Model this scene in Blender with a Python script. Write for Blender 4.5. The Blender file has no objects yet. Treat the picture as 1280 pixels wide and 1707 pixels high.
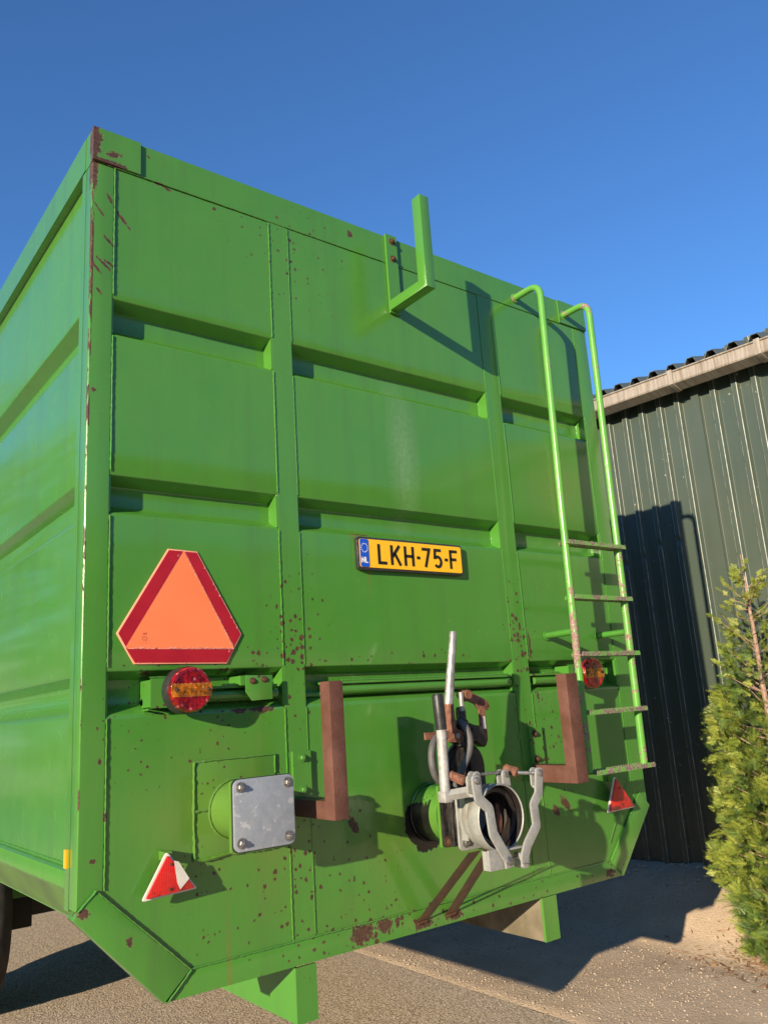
import bpy, bmesh, math, random
from mathutils import Vector, Matrix, noise as mnoise

S = bpy.context.scene
COL = S.collection
random.seed(7)
V = Vector

# ---------------------------------------------------------------- camera, sky, sun, exposure
cam_data = bpy.data.cameras.new('camera')
cam = bpy.data.objects.new('camera', cam_data)
COL.objects.link(cam)
right = V((0.7935541639500233, -0.6051261388349163, -0.06398550598523138))
down = V((0.0929660745950945, 0.22448486958939645, -0.9700329129982089))
fwd = V((0.6013560491520975, 0.7638251759558716, 0.2343971047688152))
mw = Matrix((right, -down, -fwd)).transposed().to_4x4()
mw.translation = V((-0.7734, -2.4649, 1.3971))
cam.matrix_world = mw
cam_data.sensor_fit = 'VERTICAL'
cam_data.sensor_height = 36.0
cam_data.lens = 1355.47 / 1707 * 36.0
cam_data.clip_start = 0.05
cam_data.clip_end = 2000
S.camera = cam

SUN = V((2.356, 1.0, -0.663)).normalized()      # direction in which the light travels
SUN_EL = math.asin(-SUN.z)
sun_data = bpy.data.lights.new('sun', 'SUN')
sun_data.energy = 5.0
sun_data.angle = math.radians(0.53)
sun_data.color = (1.0, 0.85, 0.64)
sun = bpy.data.objects.new('sun', sun_data)
sun.rotation_euler = SUN.to_track_quat('-Z', 'Y').to_euler()
COL.objects.link(sun)

world = bpy.data.worlds.new('World')
S.world = world
world.use_nodes = True
wn = world.node_tree
wn.nodes.clear()
w_out = wn.nodes.new('ShaderNodeOutputWorld')
w_bg = wn.nodes.new('ShaderNodeBackground')
w_sky = wn.nodes.new('ShaderNodeTexSky')
w_sky.sky_type = 'NISHITA'
w_sky.sun_disc = False
w_sky.sun_elevation = SUN_EL
w_sky.sun_rotation = math.atan2(-SUN.x, -SUN.y)
w_sky.altitude = 0
w_sky.air_density = 1.0
w_sky.dust_density = 0.0
w_sky.ozone_density = 7.0
w_bg.inputs['Strength'].default_value = 0.145
wn.links.new(w_sky.outputs[0], w_bg.inputs['Color'])
wn.links.new(w_bg.outputs[0], w_out.inputs['Surface'])

S.render.engine = 'CYCLES'
S.cycles.max_bounces = 5
S.cycles.diffuse_bounces = 1
S.cycles.glossy_bounces = 3
S.view_settings.view_transform = 'Standard'
S.view_settings.look = 'None'
S.view_settings.gamma = 1.0
S.view_settings.use_curve_mapping = False
S.view_settings.exposure = 0.62

# ---------------------------------------------------------------- node helpers
class NT:
    def __init__(self, name):
        self.mat = bpy.data.materials.new(name)
        self.mat.use_nodes = True
        self.t = self.mat.node_tree
        self.t.nodes.clear()
        self.out = self.t.nodes.new('ShaderNodeOutputMaterial')
        self.b = self.t.nodes.new('ShaderNodeBsdfPrincipled')
        self.t.links.new(self.b.outputs[0], self.out.inputs[0])
        self.pos = self.t.nodes.new('ShaderNodeTexCoord').outputs['Object']
    def lk(self, sock, val):
        if isinstance(val, bpy.types.NodeSocket):
            self.t.links.new(val, sock)
        elif isinstance(val, (tuple, list)) and sock.type == 'RGBA':
            sock.default_value = tuple(val) + ((1,) if len(val) == 3 else ())
        else:
            sock.default_value = val
    def n(self, typ, out=0, props=None, **kw):
        nd = self.t.nodes.new(typ)
        for k, v in (props or {}).items():
            setattr(nd, k, v)
        for k, v in kw.items():
            key = int(k[1:]) if k[0] == 'i' and k[1:].isdigit() else k.replace('_', ' ')
            self.lk(nd.inputs[key], v)
        return nd.outputs[out]
    def math(self, op, a, b=0.0, c=0.0, clamp=False):
        return self.n('ShaderNodeMath', props={'operation': op, 'use_clamp': clamp}, i0=a, i1=b, i2=c)
    def noise(self, scale, detail=4, rough=0.55, vec=None, dist=0.0, out=0):
        return self.n('ShaderNodeTexNoise', out, Vector=vec or self.pos, Scale=scale, Detail=detail, Roughness=rough, Distortion=dist)
    def scaled(self, s, loc=(0, 0, 0), rot=(0, 0, 0)):
        return self.n('ShaderNodeMapping', Vector=self.pos, Scale=s, Location=loc, Rotation=rot)
    def mix(self, f, a, b, blend='MIX'):
        nd = self.t.nodes.new('ShaderNodeMix')
        nd.data_type = 'RGBA'
        nd.blend_type = blend
        self.lk(nd.inputs[0], f); self.lk(nd.inputs[6], a); self.lk(nd.inputs[7], b)
        return nd.outputs[2]
    def ramp(self, v, a, b, lo=0.0, hi=1.0):
        return self.n('ShaderNodeMapRange', Value=v, From_Min=a, From_Max=b, To_Min=lo, To_Max=hi)
    def xyz(self):
        nd = self.t.nodes.new('ShaderNodeSeparateXYZ')
        self.t.links.new(self.pos, nd.inputs[0])
        return nd.outputs
    def bump(self, h, strength, dist=0.01, normal=None):
        nd = self.t.nodes.new('ShaderNodeBump')
        nd.inputs['Strength'].default_value = strength
        nd.inputs['Distance'].default_value = dist
        self.t.links.new(h, nd.inputs['Height'])
        if normal is not None:
            self.t.links.new(normal, nd.inputs['Normal'])
        return nd.outputs[0]
    def blob(self, x, z, rx, rz, rot=0.0, y=None):
        """soft spot of wear round a point of the rear wall: 1 at its centre, 0 at its rim"""
        cc, ss = math.cos(-rot), math.sin(-rot)
        sx, sz = 1 / rx, 1 / rz
        sub = self.n('ShaderNodeVectorMath', props={'operation': 'SUBTRACT'}, i0=self.pos, i1=(x, y or 0, z))
        if rot:
            sub = self.n('ShaderNodeVectorRotate', props={'rotation_type': 'Y_AXIS'}, Vector=sub, Angle=rot)
        mul = self.n('ShaderNodeVectorMath', props={'operation': 'MULTIPLY'}, i0=sub, i1=(sx, 0 if y is None else sx, sz))
        ln = self.n('ShaderNodeVectorMath', 1, props={'operation': 'LENGTH'}, i0=mul)
        return self.math('SUBTRACT', 1.0, ln, clamp=True)
    def maxof(self, lst):
        r = lst[0]
        for o in lst[1:]:
            r = self.math('MAXIMUM', r, o)
        return r

# ---------------------------------------------------------------- materials
def mat_paint(name='green_paint', rusty=True):
    m = NT(name)
    n1 = m.noise(0.9, 3)
    n2 = m.noise(14, 5)
    st = m.n('ShaderNodeTexNoise', Vector=m.scaled((9, 9, 0.5)), Scale=1.6, Detail=4, Roughness=0.6)
    col = m.mix(m.ramp(n1, 0.35, 0.65), (0.064, 0.236, 0.030), (0.078, 0.250, 0.030))
    col = m.mix(m.ramp(n2, 0.45, 0.8, 0, 0.30), col, (0.095, 0.240, 0.038))
    col = m.mix(m.ramp(st, 0.50, 0.78, 0, 0.42), col, (0.070, 0.155, 0.035))
    rough = m.ramp(n2, 0.3, 0.75, 0.15, 0.30)
    big = m.noise(2.3, 2, 0.4)
    fine = m.noise(240, 2, 0.5)
    h = m.math('ADD', m.math('MULTIPLY', big, 1.0), m.math('MULTIPLY', fine, 0.012))
    if rusty:
        # worn olive patches, a painted-in highlight and the oily run-off round the outlets
        olive = m.maxof([m.math('MULTIPLY', m.blob(1.3, 0.75, 1.5, 0.35), 0.45), m.blob(0.42, 1.12, 0.42, 0.40), m.blob(1.55, 0.86, 0.55, 0.2), m.blob(2.25, 2.35, 0.35, 0.3),
                         m.blob(0.62, 1.0, 0.2, 0.4), m.blob(1.12, 0.95, 0.3, 0.3)])
        om = m.ramp(m.math('ADD', olive, m.math('MULTIPLY', m.math('SUBTRACT', m.noise(5, 4), 0.5), 0.9)), 0.25, 0.85, 0, 0.55)
        col = m.mix(om, col, (0.135, 0.215, 0.035))
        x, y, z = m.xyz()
        sheen = m.math('MULTIPLY', m.blob(1.29, 2.42, 0.10, 0.42), m.math('LESS_THAN', y, 0.09))
        sm = m.ramp(m.math('MULTIPLY', sheen, m.ramp(m.noise(45, 5, 0.7), 0.2, 0.7)), 0.0, 0.9, 0, 0.30)
        col = m.mix(sm, col, (0.42, 0.50, 0.34))  # pale upright streak: sheen of the rear sheet put into the colour
        # chips: many small spots along the posts, ragged rust patches at listed places
        x, y, z = m.xyz()
        dist = m.n('ShaderNodeVectorMath', props={'operation': 'ADD'}, i0=m.pos,
                   i1=m.n('ShaderNodeVectorMath', props={'operation': 'SCALE'}, i0=m.noise(60, 2, out=1), Scale=0.012))
        vd = m.t.nodes.new('ShaderNodeTexVoronoi'); vd.inputs['Scale'].default_value = 52
        m.t.links.new(dist, vd.inputs['Vector'])
        rnd = m.n('ShaderNodeSeparateColor', Color=vd.outputs['Color'])
        dens = m.maxof([m.blob(0.74, 1.66, 0.17, 0.36), m.blob(1.87, 1.66, 0.13, 0.36), m.math('MULTIPLY', m.blob(0.55, 1.57, 0.5, 0.07), 0.9),
                        m.math('MULTIPLY', m.blob(1.3, 1.58, 0.9, 0.05), 0.5),
                        m.blob(1.05, 0.67, 0.42, 0.10), m.math('MULTIPLY', m.blob(0.7, 0.9, 0.6, 0.4), 0.5),
                        m.math('MULTIPLY', m.blob(1.95, 1.2, 0.25, 0.4), 0.6), m.math('MULTIPLY', m.blob(0.3, 1.4, 0.5, 0.4), 0.35),
                        m.math('MULTIPLY', m.blob(0.8, 3.2, 0.45, 0.4), 0.35), m.math('MULTIPLY', m.blob(1.6, 0.65, 1.4, 0.06), 0.55)])
        rad = m.math('MULTIPLY', m.math('MULTIPLY', m.math('MULTIPLY', rnd, rnd), m.math('POWER', dens, 0.55)), 0.80)
        spots = m.math('LESS_THAN', vd.outputs['Distance'], m.math('SUBTRACT', rad, 0.06))
        spots = m.math('MULTIPLY', spots, m.math('LESS_THAN', m.math('ABSOLUTE', m.math('ADD', y, 0.005)), 0.09))
        P = [(0.006, 3.37, .035, .10, 0), (0.008, 3.25, .020, .12, 0), (0.065, 3.294, .09, .015, 0), (0.108, 3.095, .060, .010, -0.85),
             (0.03, 3.10, .05, .006, -0.9), (0.06, 3.16, .035, .010, -1.1), (0.045, 2.905, .05, .009, -.7), (0.02, 2.885, .045, .009, -0.9), (0.065, 2.91, .030, .009, -.5), (0.06, 2.995, .045, .008, -.75), (0.03, 2.80, .02, .007, -.8), (1.082, 3.365, .024, .026, .3),
             (0.27, 3.276, .03, .009, -.3), (0.235, 3.284, .03, .006, 0), (0.455, 3.262, .012, .009, .2), (0.20, 3.38, .016, .007, -.6), (0.955, 0.660, .080, .050, 0), (1.05, 0.672, .06, .035, 0),
             (0.60, 1.421, .075, .016, 0), (0.515, 1.419, .05, .014, 0), (0.944, 1.010, .055, .026, -1.0), (1.22, 0.645, .07, .032, 0),
             (1.37, 0.645, .07, .030, 0), (2.05, 0.955, .065, .03, -0.8), (1.985, 0.93, .04, .03, -0.9), (2.29, 0.640, .05, .03, 0),
             (0.078, 1.15, .012, .022, 0), (0.02, 2.45, .012, .014, 0), (0.30, 0.975, .03, .012, 0), (0.06, 1.30, .01, .014, 0), (0.02, 0.90, .03, .02, 0),
             (0.045, 1.03, .018, .01, 0.2), (0.15, 0.80, .016, .02, 0), (1.93, 1.62, .010, .10, 0), (1.93, 1.50, .012, .05, 0),
             (1.95, 1.41, .012, .03, 0), (1.06, 2.056, .075, .007, -.05), (0.2, 1.545, .03, .012, 0), (0.07, 3.33, .05, .02, .4)]
        F0 = m.maxof([m.blob(*p) for p in P])
        F0 = m.math('MULTIPLY', F0, m.math('LESS_THAN', m.math('ABSOLUTE', y), 0.03))
        ns = m.noise(70, 6, 0.72)
        F = m.math('ADD', F0, m.math('MULTIPLY', m.math('SUBTRACT', ns, 0.5), 2.1))
        patch = m.math('GREATER_THAN', F, 0.42)
        blobs_only = m.math('GREATER_THAN', F0, 0.02)
        patch = m.math('MULTIPLY', patch, blobs_only)
        # the worn outer edge of the left corner
        ex = m.math('LESS_THAN', m.math('ABSOLUTE', x), m.ramp(z, 1.0, 3.5, 0.004, 0.012))
        ey = m.math('LESS_THAN', m.math('ABSOLUTE', y), m.ramp(z, 1.0, 3.5, 0.004, 0.012))
        en = m.n('ShaderNodeTexNoise', Vector=m.scaled((30, 30, 7)), Scale=1.0, Detail=5, Roughness=0.7)
        edge = m.math('MULTIPLY', m.math('MULTIPLY', ex, ey), m.math('GREATER_THAN', m.math('ADD', en, m.ramp(z, 1.0, 3.4, -0.10, 0.07)), 0.50))
        rust = m.math('MAXIMUM', m.math('MAXIMUM', spots, patch), edge)
        rcol = m.mix(m.ramp(m.noise(90, 4), 0.3, 0.7), (0.030, 0.013, 0.007), (0.115, 0.050, 0.024))
        halo = m.math('MULTIPLY', m.ramp(F, 0.28, 0.42), m.math('MULTIPLY', blobs_only, 0.35))
        col = m.mix(halo, col, (0.30, 0.36, 0.16))
        # rust runs
        run = m.maxof([m.blob(1.075, 1.95, .012, .16), m.blob(1.03, 2.045, .05, .02), m.blob(0.46, 0.62, .012, .3)])
        col = m.mix(m.math('MULTIPLY', run, 0.6), col, (0.20, 0.13, 0.035))
        col = m.mix(rust, col, rcol)
        # black oil round the outlet pipe
        oil = m.maxof([m.blob(1.275, 0.965, 0.155, 0.135), m.blob(1.235, 0.98, 0.09, 0.14)])
        on = m.n('ShaderNodeTexNoise', Vector=m.scaled((26, 26, 20)), Scale=1.0, Detail=5, Roughness=0.7)
        om2 = m.math('MULTIPLY', m.math('GREATER_THAN', m.math('ADD', oil, m.math('MULTIPLY', m.math('SUBTRACT', on, 0.5), 0.7)), 0.36),
                     m.math('GREATER_THAN', y, -0.10))
        col = m.mix(om2, col, (0.004, 0.003, 0.0025))
        rough = m.mix(rust, rough, (0.85, 0.85, 0.85))
        rough = m.mix(om2, rough, (0.5, 0.5, 0.5))
        h = m.math('SUBTRACT', h, m.math('MULTIPLY', rust, 0.10))
        # coarse brushed paint low down
        br = m.n('ShaderNodeTexNoise', Vector=m.scaled((70, 70, 14)), Scale=1.0, Detail=3, Roughness=0.6)
        h = m.math('ADD', h, m.math('MULTIPLY', br, m.ramp(z, 1.3, 0.9, 0.0, 0.035)))
    m.lk(m.b.inputs['Base Color'], col)
    m.lk(m.b.inputs['Roughness'], rough)
    m.b.inputs['Specular IOR Level'].default_value = 0.5
    m.b.inputs['Coat Weight'].default_value = 0.45
    m.b.inputs['Coat Roughness'].default_value = 0.10
    m.t.links.new(m.bump(h, 0.55, 0.02), m.b.inputs['Normal'])
    return m.mat

def mat_worn_paint(name, amount):
    """green paint flaking to grey-brown, for the ladder"""
    m = NT(name)
    n1 = m.noise(20, 5, 0.6)
    n2 = m.noise(95, 5, 0.65)
    col = m.mix(m.ramp(n1, 0.3, 0.7), (0.13, 0.36, 0.055), (0.19, 0.40, 0.09))
    wear = m.math('GREATER_THAN', m.math('ADD', m.math('MULTIPLY', n1, 0.6), m.math('MULTIPLY', n2, 0.4)), amount)
    wcol = m.mix(m.ramp(m.noise(140, 3), 0.35, 0.65), (0.13, 0.07, 0.05), (0.33, 0.27, 0.22))
    m.lk(m.b.inputs['Base Color'], m.mix(wear, col, wcol))
    m.lk(m.b.inputs['Roughness'], m.mix(wear, (0.3, 0.3, 0.3), (0.8, 0.8, 0.8)))
    m.t.links.new(m.bump(m.math('SUBTRACT', m.math('MULTIPLY', n2, 0.3), m.math('MULTIPLY', wear, 0.3)), 0.5, 0.004), m.b.inputs['Normal'])
    return m.mat

def mat_rail():
    """ladder rail: sound paint at the top, flaked below"""
    m = NT('flaked_rail_paint')
    x, y, z = m.xyz()
    n1 = m.noise(9, 4, 0.6)
    n2 = m.noise(42, 5, 0.72)
    col = m.mix(m.ramp(n1, 0.3, 0.7), (0.10, 0.33, 0.045), (0.14, 0.36, 0.06))
    band = m.math('MAXIMUM', m.ramp(m.math('ABSOLUTE', m.math('SUBTRACT', z, 1.65)), 0.1, 0.5, 0.105, 0.0), m.ramp(m.math('ABSOLUTE', m.math('SUBTRACT', z, 1.22)), 0.05, 0.15, 0.10, 0.0))
    top = m.ramp(z, 3.22, 3.34, 0.0, 0.06)
    wear = m.math('GREATER_THAN', m.math('ADD', m.math('ADD', m.math('MULTIPLY', n1, 0.45), m.math('MULTIPLY', n2, 0.55)), m.math('ADD', band, top)), 0.615)
    wcol = m.mix(m.ramp(m.noise(150, 3), 0.35, 0.65), (0.16, 0.075, 0.05), (0.38, 0.27, 0.23))
    m.lk(m.b.inputs['Base Color'], m.mix(wear, col, wcol))
    m.lk(m.b.inputs['Roughness'], m.mix(wear, (0.28, 0.28, 0.28), (0.75, 0.75, 0.75)))
    m.t.links.new(m.bump(m.math('SUBTRACT', m.math('MULTIPLY', n2, 0.2), m.math('MULTIPLY', wear, 0.3)), 0.4, 0.004), m.b.inputs['Normal'])
    return m.mat

def mat_simple(name, c1, c2=None, rough=0.6, metal=0.0, scale=30, bump=0.0, spec=0.5, lo=0.35, hi=0.65, coat=0.0, rough2=None, bscale=None):
    m = NT(name)
    n = m.noise(scale, 5, 0.6)
    m.lk(m.b.inputs['Base Color'], m.mix(m.ramp(n, lo, hi), c1, c2 or c1))
    m.lk(m.b.inputs['Roughness'], m.ramp(n, lo, hi, rough, rough2 if rough2 is not None else rough))
    m.b.inputs['Metallic'].default_value = metal
    m.b.inputs['Specular IOR Level'].default_value = spec
    m.b.inputs['Coat Weight'].default_value = coat
    if bump:
        m.t.links.new(m.bump(m.noise(bscale or scale * 4, 4, 0.6), bump, 0.003), m.b.inputs['Normal'])
    return m.mat

def mat_galv(name='galvanised_steel', tone=1.0):
    m = NT(name)
    vd = m.t.nodes.new('ShaderNodeTexVoronoi'); vd.inputs['Scale'].default_value = 60
    dv = m.n('ShaderNodeVectorMath', props={'operation': 'ADD'}, i0=m.pos,
             i1=m.n('ShaderNodeVectorMath', props={'operation': 'SCALE'}, i0=m.noise(25, 3, out=1), Scale=0.05))
    m.t.links.new(dv, vd.inputs['Vector'])
    g = m.math('ADD', m.math('MULTIPLY', m.n('ShaderNodeSeparateColor', Color=vd.outputs['Color']), 0.5), 0.25)
    cl = m.noise(16, 5, 0.65)
    col = m.mix(g, (0.34 * tone, 0.37 * tone, 0.40 * tone), (0.46 * tone, 0.49 * tone, 0.52 * tone))
    col = m.mix(m.ramp(cl, 0.40, 0.62, 0.0, 0.6), col, (0.30 * tone, 0.33 * tone, 0.37 * tone))
    sp = m.ramp(m.noise(38, 3, 0.5), 0.63, 0.68, 0, 0.7)
    col = m.mix(sp, col, (0.62 * tone, 0.63 * tone, 0.62 * tone))
    m.lk(m.b.inputs['Base Color'], col)
    m.b.inputs['Metallic'].default_value = 0.35
    m.lk(m.b.inputs['Roughness'], m.ramp(cl, 0.3, 0.7, 0.42, 0.62))
    m.t.links.new(m.bump(m.noise(120, 3), 0.15, 0.003), m.b.inputs['Normal'])
    return m.mat

def mat_coupling():
    m = NT('weathered_galvanised_steel')
    n = m.noise(26, 6, 0.7)
    f = m.noise(120, 4, 0.65)
    col = m.mix(m.ramp(n, 0.32, 0.62), (0.31, 0.31, 0.29), (0.44, 0.44, 0.405))
    col = m.mix(m.ramp(f, 0.55, 0.75, 0, 0.4), col, (0.20, 0.195, 0.18))
    st = m.n('ShaderNodeTexNoise', Vector=m.scaled((11, 11, 5)), Scale=1.0, Detail=5, Roughness=0.7)
    col = m.mix(m.ramp(st, 0.54, 0.68, 0, 0.65), col, (0.23, 0.135, 0.075))
    m.lk(m.b.inputs['Base Color'], col)
    m.b.inputs['Metallic'].default_value = 0.3
    m.lk(m.b.inputs['Roughness'], m.ramp(n, 0.3, 0.7, 0.62, 0.38))
    m.t.links.new(m.bump(m.math('ADD', f, n), 0.35, 0.003), m.b.inputs['Normal'])
    return m.mat

def mat_oxide():
    m = NT('red_oxide_steel')
    m.b.inputs['Specular IOR Level'].default_value = 0.3
    n = m.noise(18, 5, 0.65)
    f = m.noise(210, 3, 0.7)
    col = m.mix(m.ramp(n, 0.3, 0.7), (0.105, 0.044, 0.031), (0.165, 0.076, 0.056))
    col = m.mix(m.ramp(f, 0.5, 0.75, 0, 0.6), col, (0.055, 0.022, 0.016))
    low = m.ramp(m.noise(6, 3), 0.5, 0.62, 0, 0.6)
    col = m.mix(low, col, (0.09, 0.036, 0.018))
    m.lk(m.b.inputs['Base Color'], col)
    m.lk(m.b.inputs['Roughness'], m.ramp(f, 0.35, 0.7, 0.48, 0.75))
    m.t.links.new(m.bump(f, 0.14, 0.002), m.b.inputs['Normal'])
    return m.mat

def mat_lens(name, c):
    """moulded plastic lens with facets, its bright sparkle painted into some cells"""
    m = NT(name)
    vd = m.t.nodes.new('ShaderNodeTexVoronoi'); vd.inputs['Scale'].default_value = 75
    vd.inputs['Randomness'].default_value = 0.55
    m.t.links.new(m.pos, vd.inputs['Vector'])
    cell = m.n('ShaderNodeSeparateColor', Color=vd.outputs['Color'])
    base_ = m.mix(m.ramp(m.noise(38, 3), 0.4, 0.62), c, tuple(v * 0.3 for v in c))
    m.lk(m.b.inputs['Base Color'], m.mix(m.math('MULTIPLY', m.math('GREATER_THAN', cell, 0.82), m.ramp(vd.outputs['Distance'], 0.45, 0.1, 0, 1)), base_, tuple(min(1, v * 1.3 + .22) for v in c)))  # sparkle painted as a paler base colour in scattered cells
    m.b.inputs['Metallic'].default_value = 0.45
    m.b.inputs['Roughness'].default_value = 0.16
    m.b.inputs['Coat Weight'].default_value = 0.8
    m.b.inputs['Coat Roughness'].default_value = 0.06
    m.t.links.new(m.bump(vd.outputs['Distance'], 0.45, 0.008), m.b.inputs['Normal'])
    return m.mat

def mat_reflector():
    m = NT('red_reflector_plastic')
    w = m.t.nodes.new('ShaderNodeTexVoronoi'); w.inputs['Scale'].default_value = 190
    w.inputs['Randomness'].default_value = 0.0
    m.t.links.new(m.pos, w.inputs['Vector'])
    n = m.noise(40, 4, 0.6)
    col = m.mix(m.ramp(w.outputs['Distance'], 0.2, 0.7), (0.90, 0.035, 0.02), (0.55, 0.012, 0.01))
    x, y, z = m.xyz()
    dirt = m.math('MULTIPLY', m.ramp(n, 0.48, 0.6), m.ramp(z, 0.96, 0.91, 0, 0.8))
    col = m.mix(dirt, col, (0.10, 0.008, 0.008))
    m.lk(m.b.inputs['Base Color'], col)
    m.b.inputs['Roughness'].default_value = 0.25
    m.b.inputs['Coat Weight'].default_value = 0.5
    m.t.links.new(m.bump(w.outputs['Distance'], 0.4, 0.003), m.b.inputs['Normal'])
    return m.mat

def mat_cladding():
    m = NT('shed_cladding_paint')
    n = m.noise(1.6, 4)
    st = m.n('ShaderNodeTexNoise', Vector=m.scaled((14, 14, 0.4)), Scale=1.0, Detail=5, Roughness=0.6)
    col = m.mix(m.ramp(n, 0.35, 0.65), (0.062, 0.084, 0.062), (0.074, 0.096, 0.072))
    col = m.mix(m.ramp(st, 0.45, 0.75, 0, 0.40), col, (0.080, 0.088, 0.064))
    x, y, z = m.xyz()
    sp_ = m.math('ADD', m.ramp(z, 0.75, 0.1, 0.0, 0.8), m.math('MULTIPLY', m.math('SUBTRACT', m.noise(12, 5, 0.7), 0.5), 1.2))
    col = m.mix(m.ramp(sp_, 0.2, 0.9, 0, 0.6), col, (0.17, 0.14, 0.10))
    fl = m.noise(34, 5, 0.6)
    area = m.noise(2.2, 2)
    chip = m.math('GREATER_THAN', m.math('ADD', fl, m.math('MULTIPLY', area, 0.25)), 0.845)
    col = m.mix(chip, col, (0.55, 0.55, 0.50))
    m.lk(m.b.inputs['Base Color'], col)
    m.lk(m.b.inputs['Roughness'], m.ramp(st, 0.3, 0.7, 0.28, 0.42))
    m.t.links.new(m.bump(m.noise(3.0, 2), 0.25, 0.01), m.b.inputs['Normal'])
    return m.mat

def mat_gutter():
    m = NT('stained_gutter_metal')
    st = m.n('ShaderNodeTexNoise', Vector=m.scaled((3, 45, 3)), Scale=1.0, Detail=5, Roughness=0.75)
    col = m.mix(m.ramp(st, 0.40, 0.68), (0.38, 0.335, 0.275), (0.20, 0.155, 0.11))
    col = m.mix(m.ramp(m.noise(30, 4), 0.55, 0.8, 0, 0.5), col, (0.22, 0.17, 0.12))
    m.lk(m.b.inputs['Base Color'], col)
    m.b.inputs['Roughness'].default_value = 0.55
    return m.mat

def mat_asphalt():
    m = NT('chipped_tarmac')
    vd = m.t.nodes.new('ShaderNodeTexVoronoi'); vd.inputs['Scale'].default_value = 105
    m.t.links.new(m.pos, vd.inputs['Vector'])
    sep = m.n('ShaderNodeSeparateColor', Color=vd.outputs['Color'])
    col = m.mix(m.ramp(sep, 0.0, 1.0), (0.42, 0.32, 0.22), (0.92, 0.74, 0.54))
    col = m.mix(m.ramp(m.noise(1.4, 4), 0.4, 0.7, 0, 0.4), col, (0.62, 0.48, 0.335))
    gap = m.ramp(vd.outputs['Distance'], 0.5, 0.8, 0, 0.7)
    col = m.mix(gap, col, (0.16, 0.12, 0.085))
    lt = m.math('GREATER_THAN', sep, 0.93)
    col = m.mix(m.math('MULTIPLY', lt, 0.7), col, (0.72, 0.66, 0.55))
    m.lk(m.b.inputs['Base Color'], col)
    m.b.inputs['Roughness'].default_value = 0.85
    h = m.math('ADD', m.ramp(vd.outputs['Distance'], 0.1, 0.8, 1.0, 0.0), m.math('MULTIPLY', m.noise(30, 3), 0.8))
    m.t.links.new(m.bump(h, 0.42, 0.004), m.b.inputs['Normal'])
    return m.mat

def mat_soil():
    m = NT('dry_sandy_soil')
    n = m.noise(3.0, 5, 0.6)
    f = m.noise(85, 5, 0.65)
    col = m.mix(m.ramp(n, 0.35, 0.65), (0.60, 0.445, 0.29), (0.72, 0.55, 0.375))
    col = m.mix(m.ramp(f, 0.35, 0.6, 0.5, 0), col, (0.38, 0.28, 0.195))
    col = m.mix(m.ramp(m.noise(0.9, 3, 0.5, dist=0.6), 0.42, 0.62, 0, 0.15), col, (0.44, 0.335, 0.235))
    m.lk(m.b.inputs['Base Color'], col)
    m.b.inputs['Roughness'].default_value = 0.95
    vd = m.t.nodes.new('ShaderNodeTexVoronoi'); vd.inputs['Scale'].default_value = 60
    m.t.links.new(m.pos, vd.inputs['Vector'])
    h = m.math('ADD', m.math('MULTIPLY', f, 0.9), m.math('MULTIPLY', m.ramp(vd.outputs['Distance'], 0.1, 0.7, 1, 0), 0.5))
    h = m.math('ADD', h, m.noise(14, 3))
    m.t.links.new(m.bump(h, 0.42, 0.008), m.b.inputs['Normal'])
    return m.mat

def mat_leaf(name, c1, c2):
    m = NT(name)
    x, y, z = m.xyz()
    n = m.noise(7, 3, 0.6)
    col = m.mix(m.ramp(n, 0.35, 0.62), c1, c2)
    m.lk(m.b.inputs['Base Color'], col)
    m.b.inputs['Roughness'].default_value = 0.5
    tr = m.t.nodes.new('ShaderNodeBsdfTranslucent')
    m.lk(tr.inputs['Color'], m.mix(0.5, col, (0.30, 0.34, 0.04)))
    mx = m.t.nodes.new('ShaderNodeMixShader')
    mx.inputs[0].default_value = 0.22
    m.t.links.new(m.b.outputs[0], mx.inputs[1])
    m.t.links.new(tr.outputs[0], mx.inputs[2])
    m.t.links.new(mx.outputs[0], m.out.inputs[0])
    return m.mat

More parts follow.
